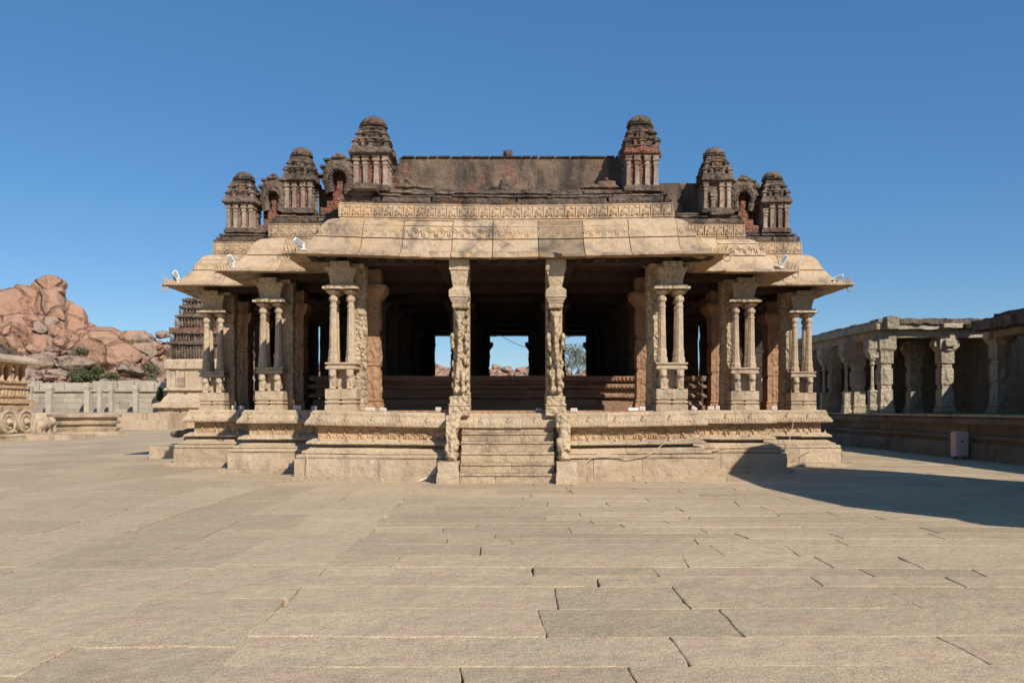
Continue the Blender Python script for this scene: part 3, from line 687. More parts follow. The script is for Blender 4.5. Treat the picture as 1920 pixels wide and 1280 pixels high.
# inner pillars
def inner(cx, cy, w=.28, mat='inner', br=True):
    z0 = 1.59; g = MB()
    g.sq([(w+.05, z0), (w+.05, z0+.18), (w+.02, z0+.2), (w+.05, z0+.26), (w, z0+.29), (w, z0+1.0), (w-.025, z0+1.02), (w-.025, z0+1.10), (w, z0+1.12), (w, z0+1.85), (w-.03, z0+1.88), (w-.03, z0+2.0), (w, z0+2.02), (w, z0+2.75), (w+.05, z0+2.82), (w+.14, z0+2.95), (w+.16, z0+3.0), (w+.16, z0+3.1), (w+.02, z0+3.12), (w+.02, z0+3.5)], cx, cy, .04, 3)
    for z in (.62, 1.45, 2.35):
        for n in ((0, -1), (1, 0), (-1, 0)):
            for k in range(4): g.ell((cx+n[0]*w+(U(-.1, .1) if not n[0] else 0), cy+n[1]*w+(U(-.1, .1) if n[0] else 0), z0+z+U(-.22, .22)), (.05 if not n[0] else .035, .05 if n[0] else .035, U(.05, .12)))
    if br: g.box(cx-w-.35, cx+w+.35, cy-w*.7, cy+w*.7, z0+3.3, z0+3.48); g.box(cx-w*.68, cx+w*.68, cy-w-.35, cy+w+.35, z0+3.305, z0+3.475)
    g.jit(.010, 6, seed=1); return g.build('inner_pillar', M[mat], temple, (cx, cy, z0))
inner(-3.36, 20.05, .20, 'inner', False); inner(3.62, 21.28, .20, 'inner', False); inner(-3.62, 21.28, .20, 'deep', False)  # the deep copy has its shade in the colour
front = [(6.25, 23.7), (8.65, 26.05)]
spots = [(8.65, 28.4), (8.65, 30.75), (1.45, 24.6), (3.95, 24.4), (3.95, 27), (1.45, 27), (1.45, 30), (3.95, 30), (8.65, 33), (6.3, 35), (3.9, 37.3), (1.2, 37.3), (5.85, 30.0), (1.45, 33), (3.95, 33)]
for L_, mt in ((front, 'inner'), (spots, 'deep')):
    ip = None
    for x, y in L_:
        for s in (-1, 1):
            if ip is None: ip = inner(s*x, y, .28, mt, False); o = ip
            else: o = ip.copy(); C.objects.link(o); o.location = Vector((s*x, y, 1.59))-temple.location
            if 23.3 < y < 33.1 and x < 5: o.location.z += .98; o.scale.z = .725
# beams
g = MB()
for s in (-1, 1):
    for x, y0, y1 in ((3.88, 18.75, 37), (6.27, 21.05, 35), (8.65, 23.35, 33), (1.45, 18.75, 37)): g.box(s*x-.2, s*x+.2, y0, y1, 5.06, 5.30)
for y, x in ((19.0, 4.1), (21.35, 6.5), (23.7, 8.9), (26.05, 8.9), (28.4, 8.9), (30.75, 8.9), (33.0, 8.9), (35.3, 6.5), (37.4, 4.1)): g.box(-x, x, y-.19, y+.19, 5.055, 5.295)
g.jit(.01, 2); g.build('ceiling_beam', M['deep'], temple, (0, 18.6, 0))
# underside: ribs of the eave and hanging stone under it
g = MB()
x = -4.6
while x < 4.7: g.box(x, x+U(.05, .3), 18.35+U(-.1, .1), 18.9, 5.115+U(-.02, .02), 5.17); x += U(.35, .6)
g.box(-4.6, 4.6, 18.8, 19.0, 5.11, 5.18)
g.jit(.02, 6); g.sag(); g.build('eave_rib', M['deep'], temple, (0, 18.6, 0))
# raised inner platform
g = MB(); hx = 5.6; IP = [(-hx, 23.15), (hx, 23.15), (hx, 33.1), (-hx, 33.1)]
for pr in ([(.10, 1.58), (.10, 1.74)], [(.04, 1.74), (.0, 1.88), (-.03, 1.93)], [(.12, 1.95), (.14, 2.0), (.05, 2.07)], [(-.04, 2.07), (-.04, 2.2)], [(.08, 2.2), (.13, 2.23), (.12, 2.30), (.02, 2.35)], [(-.06, 2.35), (-.06, 2.44)], [(.10, 2.44), (.12, 2.58)]):
    run(g, closed(pr, -.5), IP, (.9, 1.8), .006)
g.box(-hx+.3, hx-.3, 23.6, 32.8, 1.6, 2.57)
x = -hx
while x < hx: g.box(x, x+.05, 22.99, 23.1, 2.24, 2.30); g.box(x+.01, x+.06, 23.0, 23.1, 2.46, 2.56); x += .11
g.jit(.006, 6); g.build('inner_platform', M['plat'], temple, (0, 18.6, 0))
# far walls added to keep the hall dark, with the openings one sees daylight through
g = MB()
def wl(x0, x1, y0, y1, z0=1.55, z1=5.3): g.box(x0, x1, y0, y1, z0, z1, .3)
wl(-2.25, -.93, 35.2, 35.6); wl(.98, 2.2, 35.2, 35.6); wl(-6.5, -3.28, 35.2, 35.6); wl(3.42, 6.5, 35.2, 35.6)
wl(-2.3, -.93, 35.2, 35.6, 5.12, 5.3); g.box(-3.3, 3.45, 35.2, 35.6, 5.05, 5.29, .2)
for a, b in ((-9.0, -7.99), (-7.84, -4.1), (4.1, 7.17), (7.26, 7.86), (7.99, 9.0)): wl(a, b, 33.2, 33.6)
g.jit(.03, 5); g.jit(.02, 14); g.build('added_rear_wall', M['deep'], temple, (0, 18.6, 0))

# ------------------------------------------------------------------ stairs
g = MB(); n = 7; zt = [.0, .225, .455, .70, .945, 1.16, 1.36]; yy = [17.62, 17.80, 17.97, 18.13, 18.27, 18.38, 18.5]
for k in range(6):
    za = zt[k] if k else -.06; zb = zt[k+1]-.004 if k < 5 else 1.36; xs = -1.02
    while xs < 1.08:
        xe = min(1.08, xs+U(.6, 1.5)); xe = 1.08 if 1.08-xe < .3 else xe; g.tint = U(.9, 1.04)
        g.box(xs+.003, xe-.003, yy[k]+.03, 18.9, za, zb-.05, .12); g.box(xs+.003, xe-.003, yy[k], 18.9, zb-.052, zb, .12); xs = xe
g.jit(.009, 6); g.jit(.004, 16); g.sag(); g.build('staircase', M['step'], temple, (0, 18.6, 0))
for s, cx in ((-1, -1.27), (1, 1.33)):
    t = empty('balustrade', (cx, 17.6, 0), parent=temple); g = MB()
    g.box(cx-.24, cx+.24, 17.42, 18.4, -.06, .24, .12); g.box(cx-.22, cx+.22, 17.46, 18.4, .24, .47, .12); g.jit(.012, 5); g.build('base_block', M['tan'], t, (cx, 17.6, 0))
    g = MB()
    g.box(cx-.10-s*.02, cx+.12-s*.02, 17.9, 18.5, .45, 1.5)
    for c, r in (((0, 17.85, .56), (.15, .22, .12)), ((-s*.02, 17.82, .78), (.13, .16, .16)), ((s*.03, 17.9, 1.0), (.12, .17, .17)), ((0, 17.98, 1.2), (.13, .17, .15)), ((-s*.05, 17.95, 1.36), (.12, .15, .11)), ((-s*.05, 18.0, 1.47), (.14, .18, .09)),
                 ((s*.12, 17.78, .72), (.05, .08, .1)), ((s*.13, 17.86, 1.08), (.05, .08, .09)), ((-s*.10, 17.8, .9), (.05, .1, .08)), ((-s*.12, 17.85, 1.24), (.04, .1, .05))): g.ell((cx+c[0]-s*.07*min(1, c[2]), c[1]+.12, c[2]), r)
    g.jit(.02, 7, seed=s+2); g.build('carved_beast', M['carved'], t, (cx, 17.6, 0), voxel=.02, sm=1)
# side stair on the left with its low beast
g = MB()
g.box(-10.5, -9.4, 25.9, 29.5, -.06, .72, .2); g.box(-11.8, -10.45, 26.3, 29.5, -.06, .40, .2); g.jit(.012, 3); g.build('side_stair', M['tan'], temple, (0, 18.6, 0))
g = MB()
for c, r in (((-10.2, 26.0, .85), (.45, .25, .16)), ((-10.75, 26.0, .82), (.25, .2, .12)), ((-9.85, 25.9, 1.0), (.2, .18, .18)), ((-9.7, 25.7, 1.15), (.1, .12, .25)), ((-9.6, 25.6, 1.45), (.12, .1, .08)), ((-9.8, 25.6, 1.38), (.05, .06, .14))): g.ell(c, r)
g.jit(.03, 5); g.build('side_beast', M['grey'], temple, (0, 18.6, 0), voxel=.03, sm=1)
# curled stone leaf and hanging ring at the corners of the eaves
for s in (-1, 1):
    for W, Y in zip(WX, YF):
        cx, cy = s*(W+.60), Y-.60
        g = MB()
        for k in range(5):
            x = cx-s*(.03+.085*k); hh = .22-.03*k
            g.tube([(x, cy, 5.15), (x+s*.03, cy, 5.15+hh*.5), (x+s*.075, cy, 5.15+hh)], [.042, .032, .008], 5)
        g.build('eave_leaf', M['eave'], temple, (cx, cy, 5.1))
        g = MB(); g.tube([(cx+s*(.0+.08*math.cos(a*.5236)), cy, 5.03+.075*math.sin(a*.5236)) for a in range(13)], .018, 6); g.build('stone_ring', M['eave'], temple, (cx, cy, 5.0))

# ------------------------------------------------------------------ small fittings on the temple
def flood(loc, yaw, tip, label, tube_=False):
    x, y, z = loc; t = empty('floodlight', loc, label, 'floodlight', 'white floodlights standing on the eaves')
    g = MB(); g.box(-.045, .045, -.035, .035, 0, .25); g.box(-.055, .055, .03, .045, .0, .25); M3 = Matrix.Rotation(yaw, 3, 'Z') @ Matrix.Rotation(tip, 3, 'Y')
    g.v = [M3 @ v+Vector((x, y, z+.07)) for v in g.v]; g.build('housing', M['white'], t, loc)
    g = MB(); g.box(-.036, .036, -.040, -.0355, .03, .22); g.v = [M3 @ v+Vector((x, y, z+.07)) for v in g.v]; g.build('lens', M['glass'], t, loc)
    g = MB(); g.box(x-.015, x+.015, y-.02, y+.02, z-.04, z+.09); g.box(x-.06, x+.06, y-.05, y+.05, z-.04, z-.015); g.build('bracket', M['white'], t, loc)
    return t
flood((-4.55, 18.0, 5.24), .3, -1.0, 'white floodlight tipped low on the left end of the front eave')
flood((-6.93, 20.3, 5.24), .3, -.5, 'white floodlight on the corner of the middle left eave')
flood((-9.35, 22.7, 5.24), .3, -.35, 'taller of two white floodlights on the outermost left eave')
flood((-9.5, 22.95, 5.22), .6, -.3, 'white floodlight half hidden behind the other on the outermost left eave')
flood((6.97, 20.3, 5.24), -.3, .55, 'white floodlight on the corner of the middle right eave')
flood((9.28, 22.7, 5.24), -.3, 1.2, 'white floodlight lying almost flat on the outermost right eave')
def lampbox(px, y, w, h, rot, label):
    x = AX+(px-960)/F*y; z = 1.60
    if y < 19: z -= .06*(1-(abs(x)/4.4)**1.6)
    loc = (x, y, z); t = empty('ground_lamp', loc, label, 'lamp', 'small white lamps along the temple floor edge')
    g = MB(); g.box(-w/2, w/2, -.05, .05, .01, h); m = Matrix.Rotation(rot, 3, 'Y'); g.v = [m @ v+Vector(loc) for v in g.v]; g.build('case', M['white'], t, loc)
    g = MB(); g.box(-w/2+.015, w/2-.015, -.055, -.0505, .02, h-.015); g.v = [m @ v+Vector(loc) for v in g.v]; g.build('cover', M['white'] if w > .2 else M['cab'], t, loc)
for a in ((439, 23.4, .11, .13, 0, 'small white lamp box right of the outermost left pillar'), (453, 23.4, .17, .11, 0, 'wider pale lamp box right of the outermost left pillar'), (557, 21.1, .16, .12, .05, 'white lamp box at the dark corner right of the second left pillar'),
          (590, 21.15, .14, .10, 0, 'dim lamp box in shade just left of the front left pillar'), (695, 18.72, .20, .09, 0, 'flat white lamp box lying at the foot of the front left pillar'), (718, 18.74, .14, .09, .2, 'white lamp box tilted beside the flat one right of the front left pillar'),
          (822, 18.75, .12, .12, 0, 'small pale lamp box left of the left stair pillar'), (1010, 18.85, .12, .10, 0, 'small shaded lamp box inside the right stair pillar'), (1076, 18.72, .15, .10, 0, 'white lamp box right of the right stair pillar'), (1187, 18.75, .24, .09, 0, 'wide white lamp box left of the front right pillar'),
          (1204, 18.78, .13, .11, 0, 'narrow grey lamp box touching the wide one left of the front right pillar'), (1299, 21.15, .13, .10, .6, 'lamp box toppled on its edge right of the front right pillar'), (1332, 21.15, .15, .10, 0, 'yellowish white lamp box midway between two right pillars'), (1345, 21.15, .10, .11, 0, 'narrow white lamp box left of the second right pillar'), (1451, 23.4, .16, .11, 0, 'lamp box left of the outermost right pillar')):
    lampbox(*a)
def cable(name, pts, r, mat, label, cat='cable'):
    g = MB(); P = [Vector(p) for p in pts]; S = []
    for i in range(len(P)-1):
        p0, p1, p2, p3 = P[max(i-1, 0)], P[i], P[i+1], P[min(i+2, len(P)-1)]
        for k in range(6):
            t = k/6; S.append(.5*((2*p1)+(p2-p0)*t+(2*p0-5*p1+4*p2-p3)*t*t+(3*p1-p0-3*p2+p3)*t**3))
    S.append(P[-1]); g.tube(S, r, 5); return tag(g.build(name, mat, None, pts[0]), label, cat)
cable('cable', [at(1083, 884, 17.95), at(1100, 866, 18.0), at(1120, 852, 18.05), at(1150, 853, 18.1), at(1175, 860, 18.1), at(1215, 852, 18.12), at(1236, 838, 18.25), at(1250, 825, 18.3)], .010, M['cable'], 'tan cable snaking over the plinth right of the stairs')
cable('cable', [at(1318, 852, 20.35), at(1345, 840, 20.38), at(1380, 833, 20.4), at(1405, 832, 20.42)], .010, M['cable'], 'tan cable arching over the plinth of the second right bay')
cable('cable', [at(1528, 838, 22.6), at(1505, 850, 22.55), at(1490, 862, 22.5)], .010, M['cable'], 'short cable draped down the outermost right plinth')
cable('cable', [at(1488, 772, 22.9), at(1486, 800, 22.85), at(1480, 825, 22.75), at(1478, 850, 22.55)], .008, M['cable'], 'thin cable hanging straight down the outermost right plinth')
cable('cable', [at(786, 901, 17.85), at(805, 893, 18.0), at(817, 880, 18.04), at(822, 871, 18.05)], .012, M['white'], 'white cable curving out beside the left of the stairs')
cable('cable', [at(570, 906, 17.8), at(578, 893, 17.93), at(577, 868, 18.0), at(577, 850, 18.05)], .009, M['cable'], 'thin cable rising at the left end of the front plinth')
cable('overhead_wire', [at(700, 560, 48), at(850, 590, 47), at(920, 616, 46), at(955, 638, 46), at(995, 650, 46), at(1070, 630, 46), at(1200, 560, 46)], .02, M['wire'], 'black wire sagging across the sky seen through the central opening', 'wire')

# ------------------------------------------------------------------ hall on the right
hall = empty('pillared_hall', (15, 32.5, 0), 'long flat-roofed grey pillared hall on a high platform at the right edge', 'hall')
HL = (15, 32.5, 0)
g = MB(); HP = [(15.05, -8), (34, -8), (34, 60), (15.05, 60)]
for pr in ([(.14, -.07), (.14, .28)], [(.10, .28), (.08, .5), (.02, .56)], [(-.05, .56), (-.05, .68)], [(.12, .68), (.14, .76), (.02, .82)], [(-.05, .82), (-.05, 1.14)], [(.2, 1.14), (.24, 1.2), (.2, 1.33), (.12, 1.37)]):
    run(g, closed(pr, -.6), HP, (1.2, 2.4), .012, step=.6, edges=[3])
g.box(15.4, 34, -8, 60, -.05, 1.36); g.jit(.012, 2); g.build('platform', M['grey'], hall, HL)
g = MB(); y = 12.0
while y < 60:
    l = U(1.6, 3.2); g.tint = U(.8, 1.2); g.box(14.74+U(-.04, .05), 15.5, y, y+l-.04, 1.37, 1.44+U(0, .02), .4); y += l
g.jit(.012, 4); g.build('edge_slab', M['hall'], hall, HL)
def hpillar(cx, cy, col=True, z0=1.42, zt=4.55, side=-1):
    t = empty('pillar', (cx, cy, z0), parent=hall); g = MB(); h = zt-z0; w = .24
    g.sq([(w+.06, z0), (w+.06, z0+.2), (w+.01, z0+.23), (w+.05, z0+.33), (w, z0+.38), (w, z0+.95), (w-.04, z0+1.0), (w-.04, z0+1.15), (w, z0+1.2), (w, z0+1.8), (w-.04, z0+1.85), (w-.04, z0+2.0), (w+.02, z0+2.05), (w+.02, z0+h*.8), (w+.1, z0+h*.84), (w+.1, z0+h)], cx, cy, .05, 3)
    for z in (.65, 1.5, 2.2): g.ell((cx, cy-w, z0+z), (.1, .05, .2)); g.ell((cx-w, cy, z0+z), (.05, .1, .2))
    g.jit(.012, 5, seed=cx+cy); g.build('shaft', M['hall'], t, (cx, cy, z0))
    if col:
        x, y = cx-.52, cy-.06
        g = MB(); g.sq([(.17, z0), (.17, z0+.15), (.13, z0+.19), (.16, z0+.3), (.12, z0+.42), (.13, z0+.85), (.16, z0+.9), (.11, z0+.97)], x, y, 0, 2)
        g.lathe([(.10, z0+.97), (.075, z0+1.1), (.065, z0+1.95), (.11, z0+2.0), (.11, z0+2.06), (.07, z0+2.1), (.14, z0+2.2), (.16, z0+2.24), (.10, z0+2.28)], x, y, 8)
        g.jit(.005, 5); g.build('colonnette', M['hall'], t, (cx, cy, z0))
        g = MB(); g.box(x-.22, cx+.2, cy-.26, cy+.26, z0+2.62, z0+2.98, .15)
        g.loft([[(x-.12, cy-.2, z0+2.28), (cx+.1, cy-.2, z0+2.28), (cx+.1, cy+.2, z0+2.28), (x-.12, cy+.2, z0+2.28)], [(x-.13, cy-.2, z0+2.4), (cx+.1, cy-.2, z0+2.4), (cx+.1, cy+.2, z0+2.4), (x-.13, cy+.2, z0+2.4)], [(x-.28, cy-.22, z0+2.62), (cx+.1, cy-.22, z0+2.62), (cx+.1, cy+.22, z0+2.62), (x-.28, cy+.22, z0+2.62)]])
        g.jit(.012, 5); g.build('bracket', M['hall'], t, (cx, cy, z0))
    else:
        g = MB(); g.box(cx-.5, cx+.5, cy-.2, cy+.2, zt-.42, zt-.16, .15); g.box(cx-.2, cx+.2, cy-.5, cy+.5, zt-.415, zt-.165, .15)
        g.ell((cx, cy-.25, zt-.5), (.22, .15, .15)); g.jit(.015, 5); g.build('bracket', M['hall'], t, (cx, cy, z0))
    return t
p0 = hpillar(15.25, 32.5)
for k in range(1, 8): c = copy_tree(p0, hall); c.location = Vector((15.25, 32.5+2.5*k, 1.42))-hall.location
p1 = hpillar(17.7, 32.5, False)
for x, y in ((17.7, 35), (17.75, 28.9), (17.75, 26.3), (17.75, 23.7), (17.75, 21), (17.7, 37.5), (17.7, 40)):
    c = copy_tree(p1, hall); c.location = Vector((x, y, 1.42))-hall.location
g = MB()
g.box(14.95, 15.55, 32.2, 52, 4.5, 4.82, .5); g.box(14.7, 16.2, 31.95, 52, 4.82, 5.08, .4); g.box(15.2, 24, 32.25, 32.7, 4.5, 4.8, .5)
g.box(15.0, 17.6, 31.9, 34, 4.8, 4.95, .3)
g.box(16.2, 24, 32.3, 52, 4.9, 5.1, .5); g.box(17.3, 24, 9, 28.5, 4.2, 4.42, .4)
g.jit(.04, 3); g.build('lintel', M['hall'], hall, HL)
g = MB(); g.box(15.6, 24, 31.8, 52, 5.0, 5.22, .25); g.box(16.55, 24, 9, 28.6, 4.40, 4.75, .22); g.box(17, 24, 9, 28, 4.75, 4.95, .3); g.jit(.05, 3); g.jit(.03, 9); g.build('brick_roof', M['soot'], hall, HL)
g = MB(); y = 31.9
while y < 52:
    l = U(.6, 1.3); g.tint = U(.7, 1.1); g.box(14.75, 15.6, y, y+l-.05, 5.06, 5.17+U(0, .05), .3); y += l
g.box(15.0, 15.5, 31.7, 32.1, 4.8, 5.3, .15); g.jit(.02, 4); g.build('coping', M['hall'], hall, HL)
g = MB(); g.box(17.25, 18.0, 31.7, 32.2, 4.84, 5.02, .12); g.box(18.3, 18.8, 31.6, 32.1, 4.85, 5.0, .12); g.jit(.04, 4); g.build('broken_eave', M['hall'], hall, HL)
g = MB(); g.box(15.8, 34, 42, 42.5, 1.3, 5, .8); g.box(19.6, 24, -8, 42, 1.3, 4.9, .8); g.build('back_wall', M['grey'], hall, HL)
g = MB()
for k in range(3500):
    x = U(15.5, 19.5); y = U(24, 31.5)
    if mn.noise((x*.7, y*.5, 0)) < -.15: continue
    h = U(.06, .2)*(1.7 if rnd.random() < .06 else 1); a = U(0, 6.28); d = Vector((math.cos(a), math.sin(a), 0))*U(.008, .02); p = Vector((x, y, 1.35)); q = Vector((U(-.04, .04), U(-.04, .04), h+.05))
    g.add([p-d, p+d, p+q], [(0, 1, 2)])
tag(g.build('grass', M['grass'], None, (18, 28, 1.36)), 'thin grass and weeds growing on the platform of the right hall', 'grass', kind='stuff')
g = MB(); g.box(16.8, 18.2, 27.6, 28.2, 1.37, 1.55, .2); g.jit(.03, 3); tag(g.build('stone_slab', M['hall'], None, (17.5, 28, 1.37)), 'loose stone slab lying on the grassy platform of the right hall', 'stone slab')
# cabinet and leaning board
cx, cy = AX+(1799-960)/F*25.9, 25.9
t = empty('electric_cabinet', (cx, cy, 0), 'pinkish metal cabinet standing on the ground before the right platform', 'cabinet')
g = MB(); g.box(cx-.20, cx+.20, cy-.16, cy+.16, .10, .82); g.loft([[(cx-.22, cy-.18, .82), (cx+.22, cy-.18, .82), (cx+.22, cy+.18, .82), (cx-.22, cy+.18, .82)], [(cx-.22, cy-.18, .85), (cx+.22, cy-.18, .85), (cx+.22, cy+.18, .85), (cx-.22, cy+.18, .85)], [(cx-.14, cy-.1, .90), (cx+.14, cy-.1, .90), (cx+.14, cy+.1, .90), (cx-.14, cy+.1, .90)]]); g.build('case', M['cab'], t, (cx, cy, 0))
g = MB(); g.box(cx-.175, cx+.175, cy-.17, cy-.161, .14, .79); g.build('door', M['cab'], t, (cx, cy, 0))
g = MB(); g.box(cx-.05, cx+.03, cy-.176, cy-.171, .56, .62); g.build('plate', M['dark'], t, (cx, cy, 0))
for s in (-1, 1):
    g = MB(); g.box(cx+s*.15-.025, cx+s*.15+.025, cy-.05, cy+.05, -.05, .10); g.build('leg', M['dark'], t, (cx, cy, 0))
bx = MB(); bx.box(-.12, .12, -.02, .02, 0, .62); m = Matrix.Rotation(.35, 3, 'Y') @ Matrix.Rotation(-.2, 3, 'X'); bx.v = [m @ v+Vector((cx+.30, cy+.05, -.01)) for v in bx.v]
tag(bx.build('board', M['cab'], None, (cx+.3, cy, 0)), 'pinkish metal board leaning aslant right of the cabinet', 'board')

# pavilion beyond the right edge of the frame; its shadow lies on the paving
pv = empty('stone_pavilion', (13, 5, 0), 'flat-roofed stone pavilion outside the right of the picture, shading the courtyard', 'pavilion')
g = MB(); g.box(10.9, 14.2, 5.4, 14.4, -.06, 1.2, .5); g.build('plinth', M['tan'], pv, (13, 5, 0))
for x in (11.2, 13.8):
    for y in (5.8, 8.5, 11.2, 14):
        g = MB(); g.sq([(.35, 1.2), (.28, 1.5), (.28, 4.6), (.5, 5.1)], x, y, .05, 2); g.build('pillar', M['tan'], pv, (13, 5, 0))
g = MB(); RP = [(9.95, 14.9), (9.85, 13.3), (9.6, 10.0), (9.95, 6.9), (11.4, 4.8), (14.3, 4.2), (15.6, 11.8), (14.3, 14.5), (12.5, 16.2)]
g.loft([[(x+(12.5-x)*o, y+(10.5-y)*o, z) for x, y in RP] for o, z in ((.02, 5.1), (0, 5.5), (.15, 6.0))]); g.jit(.12, .8)
g.build('roof', M['soot'], pv, (13, 5, 0))
g = MB(); g.box(11.5, 13.6, 6, 13.8, 1.2, 5.2); g.build('inner_wall', M['tan'], pv, (13, 5, 0))

# ------------------------------------------------------------------ left: shrine, chariot, round platform, wall
def px_x(px, d): return AX+(px-960)/F*d
D = 66.0; cx = px_x(378, D)
sh = empty('brick_tower_shrine', (cx, D, 0), 'sandy shrine with a stepped dark brick tower behind the left end of the temple', 'shrine'); SL = (cx, D, 0)
def ZP(py, d): return H+(HOR-py)/F*d
def hw(px): return abs(px-378)/F*D
g = MB()
cyc = D+hw(290)
g.sq([(hw(290), -.06), (hw(290), ZP(792, D)), (hw(294), ZP(790, D)), (hw(295), ZP(768, D)), (hw(286), ZP(764, D)), (hw(287), ZP(757, D)), (hw(298), ZP(753, D)), (hw(302), ZP(745, D)), (hw(306), ZP(740, D)), (hw(308), ZP(733, D)), (hw(301), ZP(731, D)), (hw(303), ZP(727, D)), (hw(309), ZP(725, D))], cx, cyc, .04, 8)
g.jit(.04, 2); g.build('base', M['tan'], sh, SL)
g = MB(); g.sq([(hw(309), ZP(726, D)), (hw(309), ZP(693, D)), (hw(303), ZP(690, D)), (hw(303), ZP(676, D)), (hw(306), ZP(672, D))], cx, cyc, .04, 6)
for k in range(9):
    x = cx-hw(309)+k*hw(309)*2/8; g.box(x-.13, x+.13, cyc-hw(309)-.16, cyc-hw(309)+.1, ZP(726, D), ZP(694, D))
for k in range(14):
    x = cx-hw(296)+k*hw(296)*2/13; g.box(x-.07, x+.07, cyc-hw(294)-.16, cyc-hw(294)+.1, .5, ZP(771, D))
g.jit(.03, 3); g.build('wall', M['tan'], sh, SL)
g = MB()
def hw2(p): q = (p-960)/F; return (cx-AX-q*cyc)/(1-q)
tiers = [(315, 672, 640), (321, 640, 620), (330, 612, 588), (338, 585, 570), (344, 568, 556)]
for (p, ya, yb), nb in zip(tiers, (9, 8, 7, 6, 5)):
    h_ = hw2(p); g.sq([(h_*.93, ZP(ya, D)), (h_*.93, ZP(yb+6, D)), (h_*1.03, ZP(yb+4, D)), (h_*1.03, ZP(yb+1, D)), (h_*.9, ZP(yb-4, D))], cx, cyc, .06, 6)
    for k in range(nb*3):
        x = cx-h_+k*h_*2/(nb*3-1); g.tint = U(.8, 1.35); za_, zb_ = ZP(ya, D), ZP(yb+6, D); hh_ = (zb_-za_)/2; g.ell((x, cyc-h_*1.0, za_+hh_*U(.7, .95)), (.11*U(.7, 1.3), .16, hh_*U(.7, 1.0)), None, 7, 5); g.ell((x, cyc-h_*1.02, za_+hh_*1.7), (.07, .1, .09), None, 6, 5)
        g.ell((x, cyc-h_*1.04, ZP(yb+1, D)), (.12*U(.6, 1.4), .12, .14), None, 6, 5)
g.lathe([(hw(346), ZP(560, D)), (hw(348), ZP(545, D)), (hw(360), ZP(530, D)), (.1, ZP(520, D))], cx, cyc, 16)
g.jit(.06, 2.5); g.build('tower', M['soot'], sh, SL)
g = MB(); g.box(cx-hw2(316), cx+hw2(316), cyc-hw2(318), cyc, ZP(622, D), ZP(612, D), .3); g.jit(.05, 3); g.build('brick_band', M['brickw'], sh, SL)
g = MB(); x = px_x(333, D); g.box(x-.28, x+.28, cyc-hw(309)-.25, cyc-hw(309), ZP(727, D), ZP(707, D)); g.build('niche_door', M['pale'], sh, SL)

# chariot shrine at the left edge
D = 42.0; XR = -26.0; CL = (XR, 41.5, 0)
ch = empty('stone_chariot', CL, 'carved stone chariot shrine on round wheels, cut off by the left edge', 'chariot')
def ZC(py): return H+(HOR-py)/F*D
Y0, Y1, X0 = 38.6, 43.2, -30.6
def tier(g, o, pa, pb, seg=.35): g.box(X0-o, XR+o, Y0-o, Y1+o, ZC(pa), ZC(pb), seg)
g = MB(); tier(g, 1.0, 831, 818); tier(g, .8, 818, 812); g.jit(.02, 3)
x = Y0-.8
while x < Y1+.8: g.ell((XR+.8, x, ZC(815)), (.05, .09, .06)); x += .22
g.build('base_slab', M['tan'], ch, CL)
g = MB()
for o, a, b in ((.25, 768, 760), (.05, 760, 756), (.22, 756, 749), (-.05, 749, 744), (.02, 744, 728), (.12, 728, 723), (-.02, 723, 718), (.10, 718, 714)): tier(g, o, a, b)
y = Y0
while y < Y1: g.ell((XR+.02, y, ZC(736)), (.05, .09, .2)); y += .3
x = X0
while x < XR: g.ell((x, Y0+.0, ZC(736)), (.09, .05, .2)); x += .3
g.jit(.03, 3); g.build('car_body', M['ochre'], ch, CL)
g = MB(); g.box(X0+.6, XR-.55, Y0+.6, Y1-.55, ZC(715), ZC(680), .4)
for k in range(8):
    for x, y in ((XR-.16, Y0+.15+k*(Y1-Y0-.3)/7), (X0+.15+k*(XR-X0-.3)/7, Y0+.16)):
        g.tint = U(.9, 1.1); g.lathe([(.14, ZC(715)), (.1, ZC(710)), (.085, ZC(692)), (.14, ZC(689)), (.19, ZC(685)), (.24, ZC(680))], x, y, 8)
    if k % 2: g.ell((XR-.45, Y0+.4+k*(Y1-Y0-.3)/7, ZC(699)), (.12, .18, .42))
g.jit(.015, 4); g.build('pillared_cell', M['ochre'], ch, CL)
g = MB(); g.loft([[(X0-o, Y0-o, z), (XR+o, Y0-o, z), (XR+o, Y1+o, z), (X0-o, Y1+o, z)] for o, z in ((.1, ZC(682)), (.42, ZC(681)), (.45, ZC(677)), (.3, ZC(671)), (.0, ZC(666)))])
g.jit(.05, 2); g.build('eave', M['tan'], ch, CL)
g = MB(); tier(g, -.15, 667, 659, .2); tier(g, -.35, 659, 652, .2); tier(g, -.8, 652, 645, .2); g.jit(.07, 3); g.build('brick_top', M['soot'], ch, CL)
for y in (42.45, 41.0, 39.5):
    x = XR+.30; z = ZC(790); r = .62; wh = empty('wheel', (x, y, z), parent=ch)
    def ringy(name, prof, mt):
        g = MB(); n = 40; rings = []
        for rr, xx_ in prof: rings.append([(x+xx_, y+rr*math.cos(2*math.pi*i/n), z+rr*math.sin(2*math.pi*i/n)) for i in range(n)])
        g.loft(rings); g.jit(.005, 5); g.build(name, mt, wh, (x, y, z))
    ringy('rim', [(.02, -.2), (r, -.2), (r, .06), (r*.95, .09), (r*.84, .09), (r*.81, .02), (r*.64, .02), (r*.61, .07), (r*.48, .07), (r*.45, .02), (.02, .02)], M['tan'])
    ringy('hub', [(.02, 0), (r*.27, 0), (r*.28, .08), (r*.18, .14), (r*.12, .26), (r*.07, .28), (.02, .28)], M['tan'])
g = MB(); g.box(XR+.1, -22.9, 41.6, 44.2, -.05, .24, .3); g.jit(.03, 2); tag(g.build('stone_pedestal', M['tan'], None, (-24, 42.5, 0)), 'low worn stone pedestal beside the chariot, right of its wheels', 'pedestal')
g = MB()
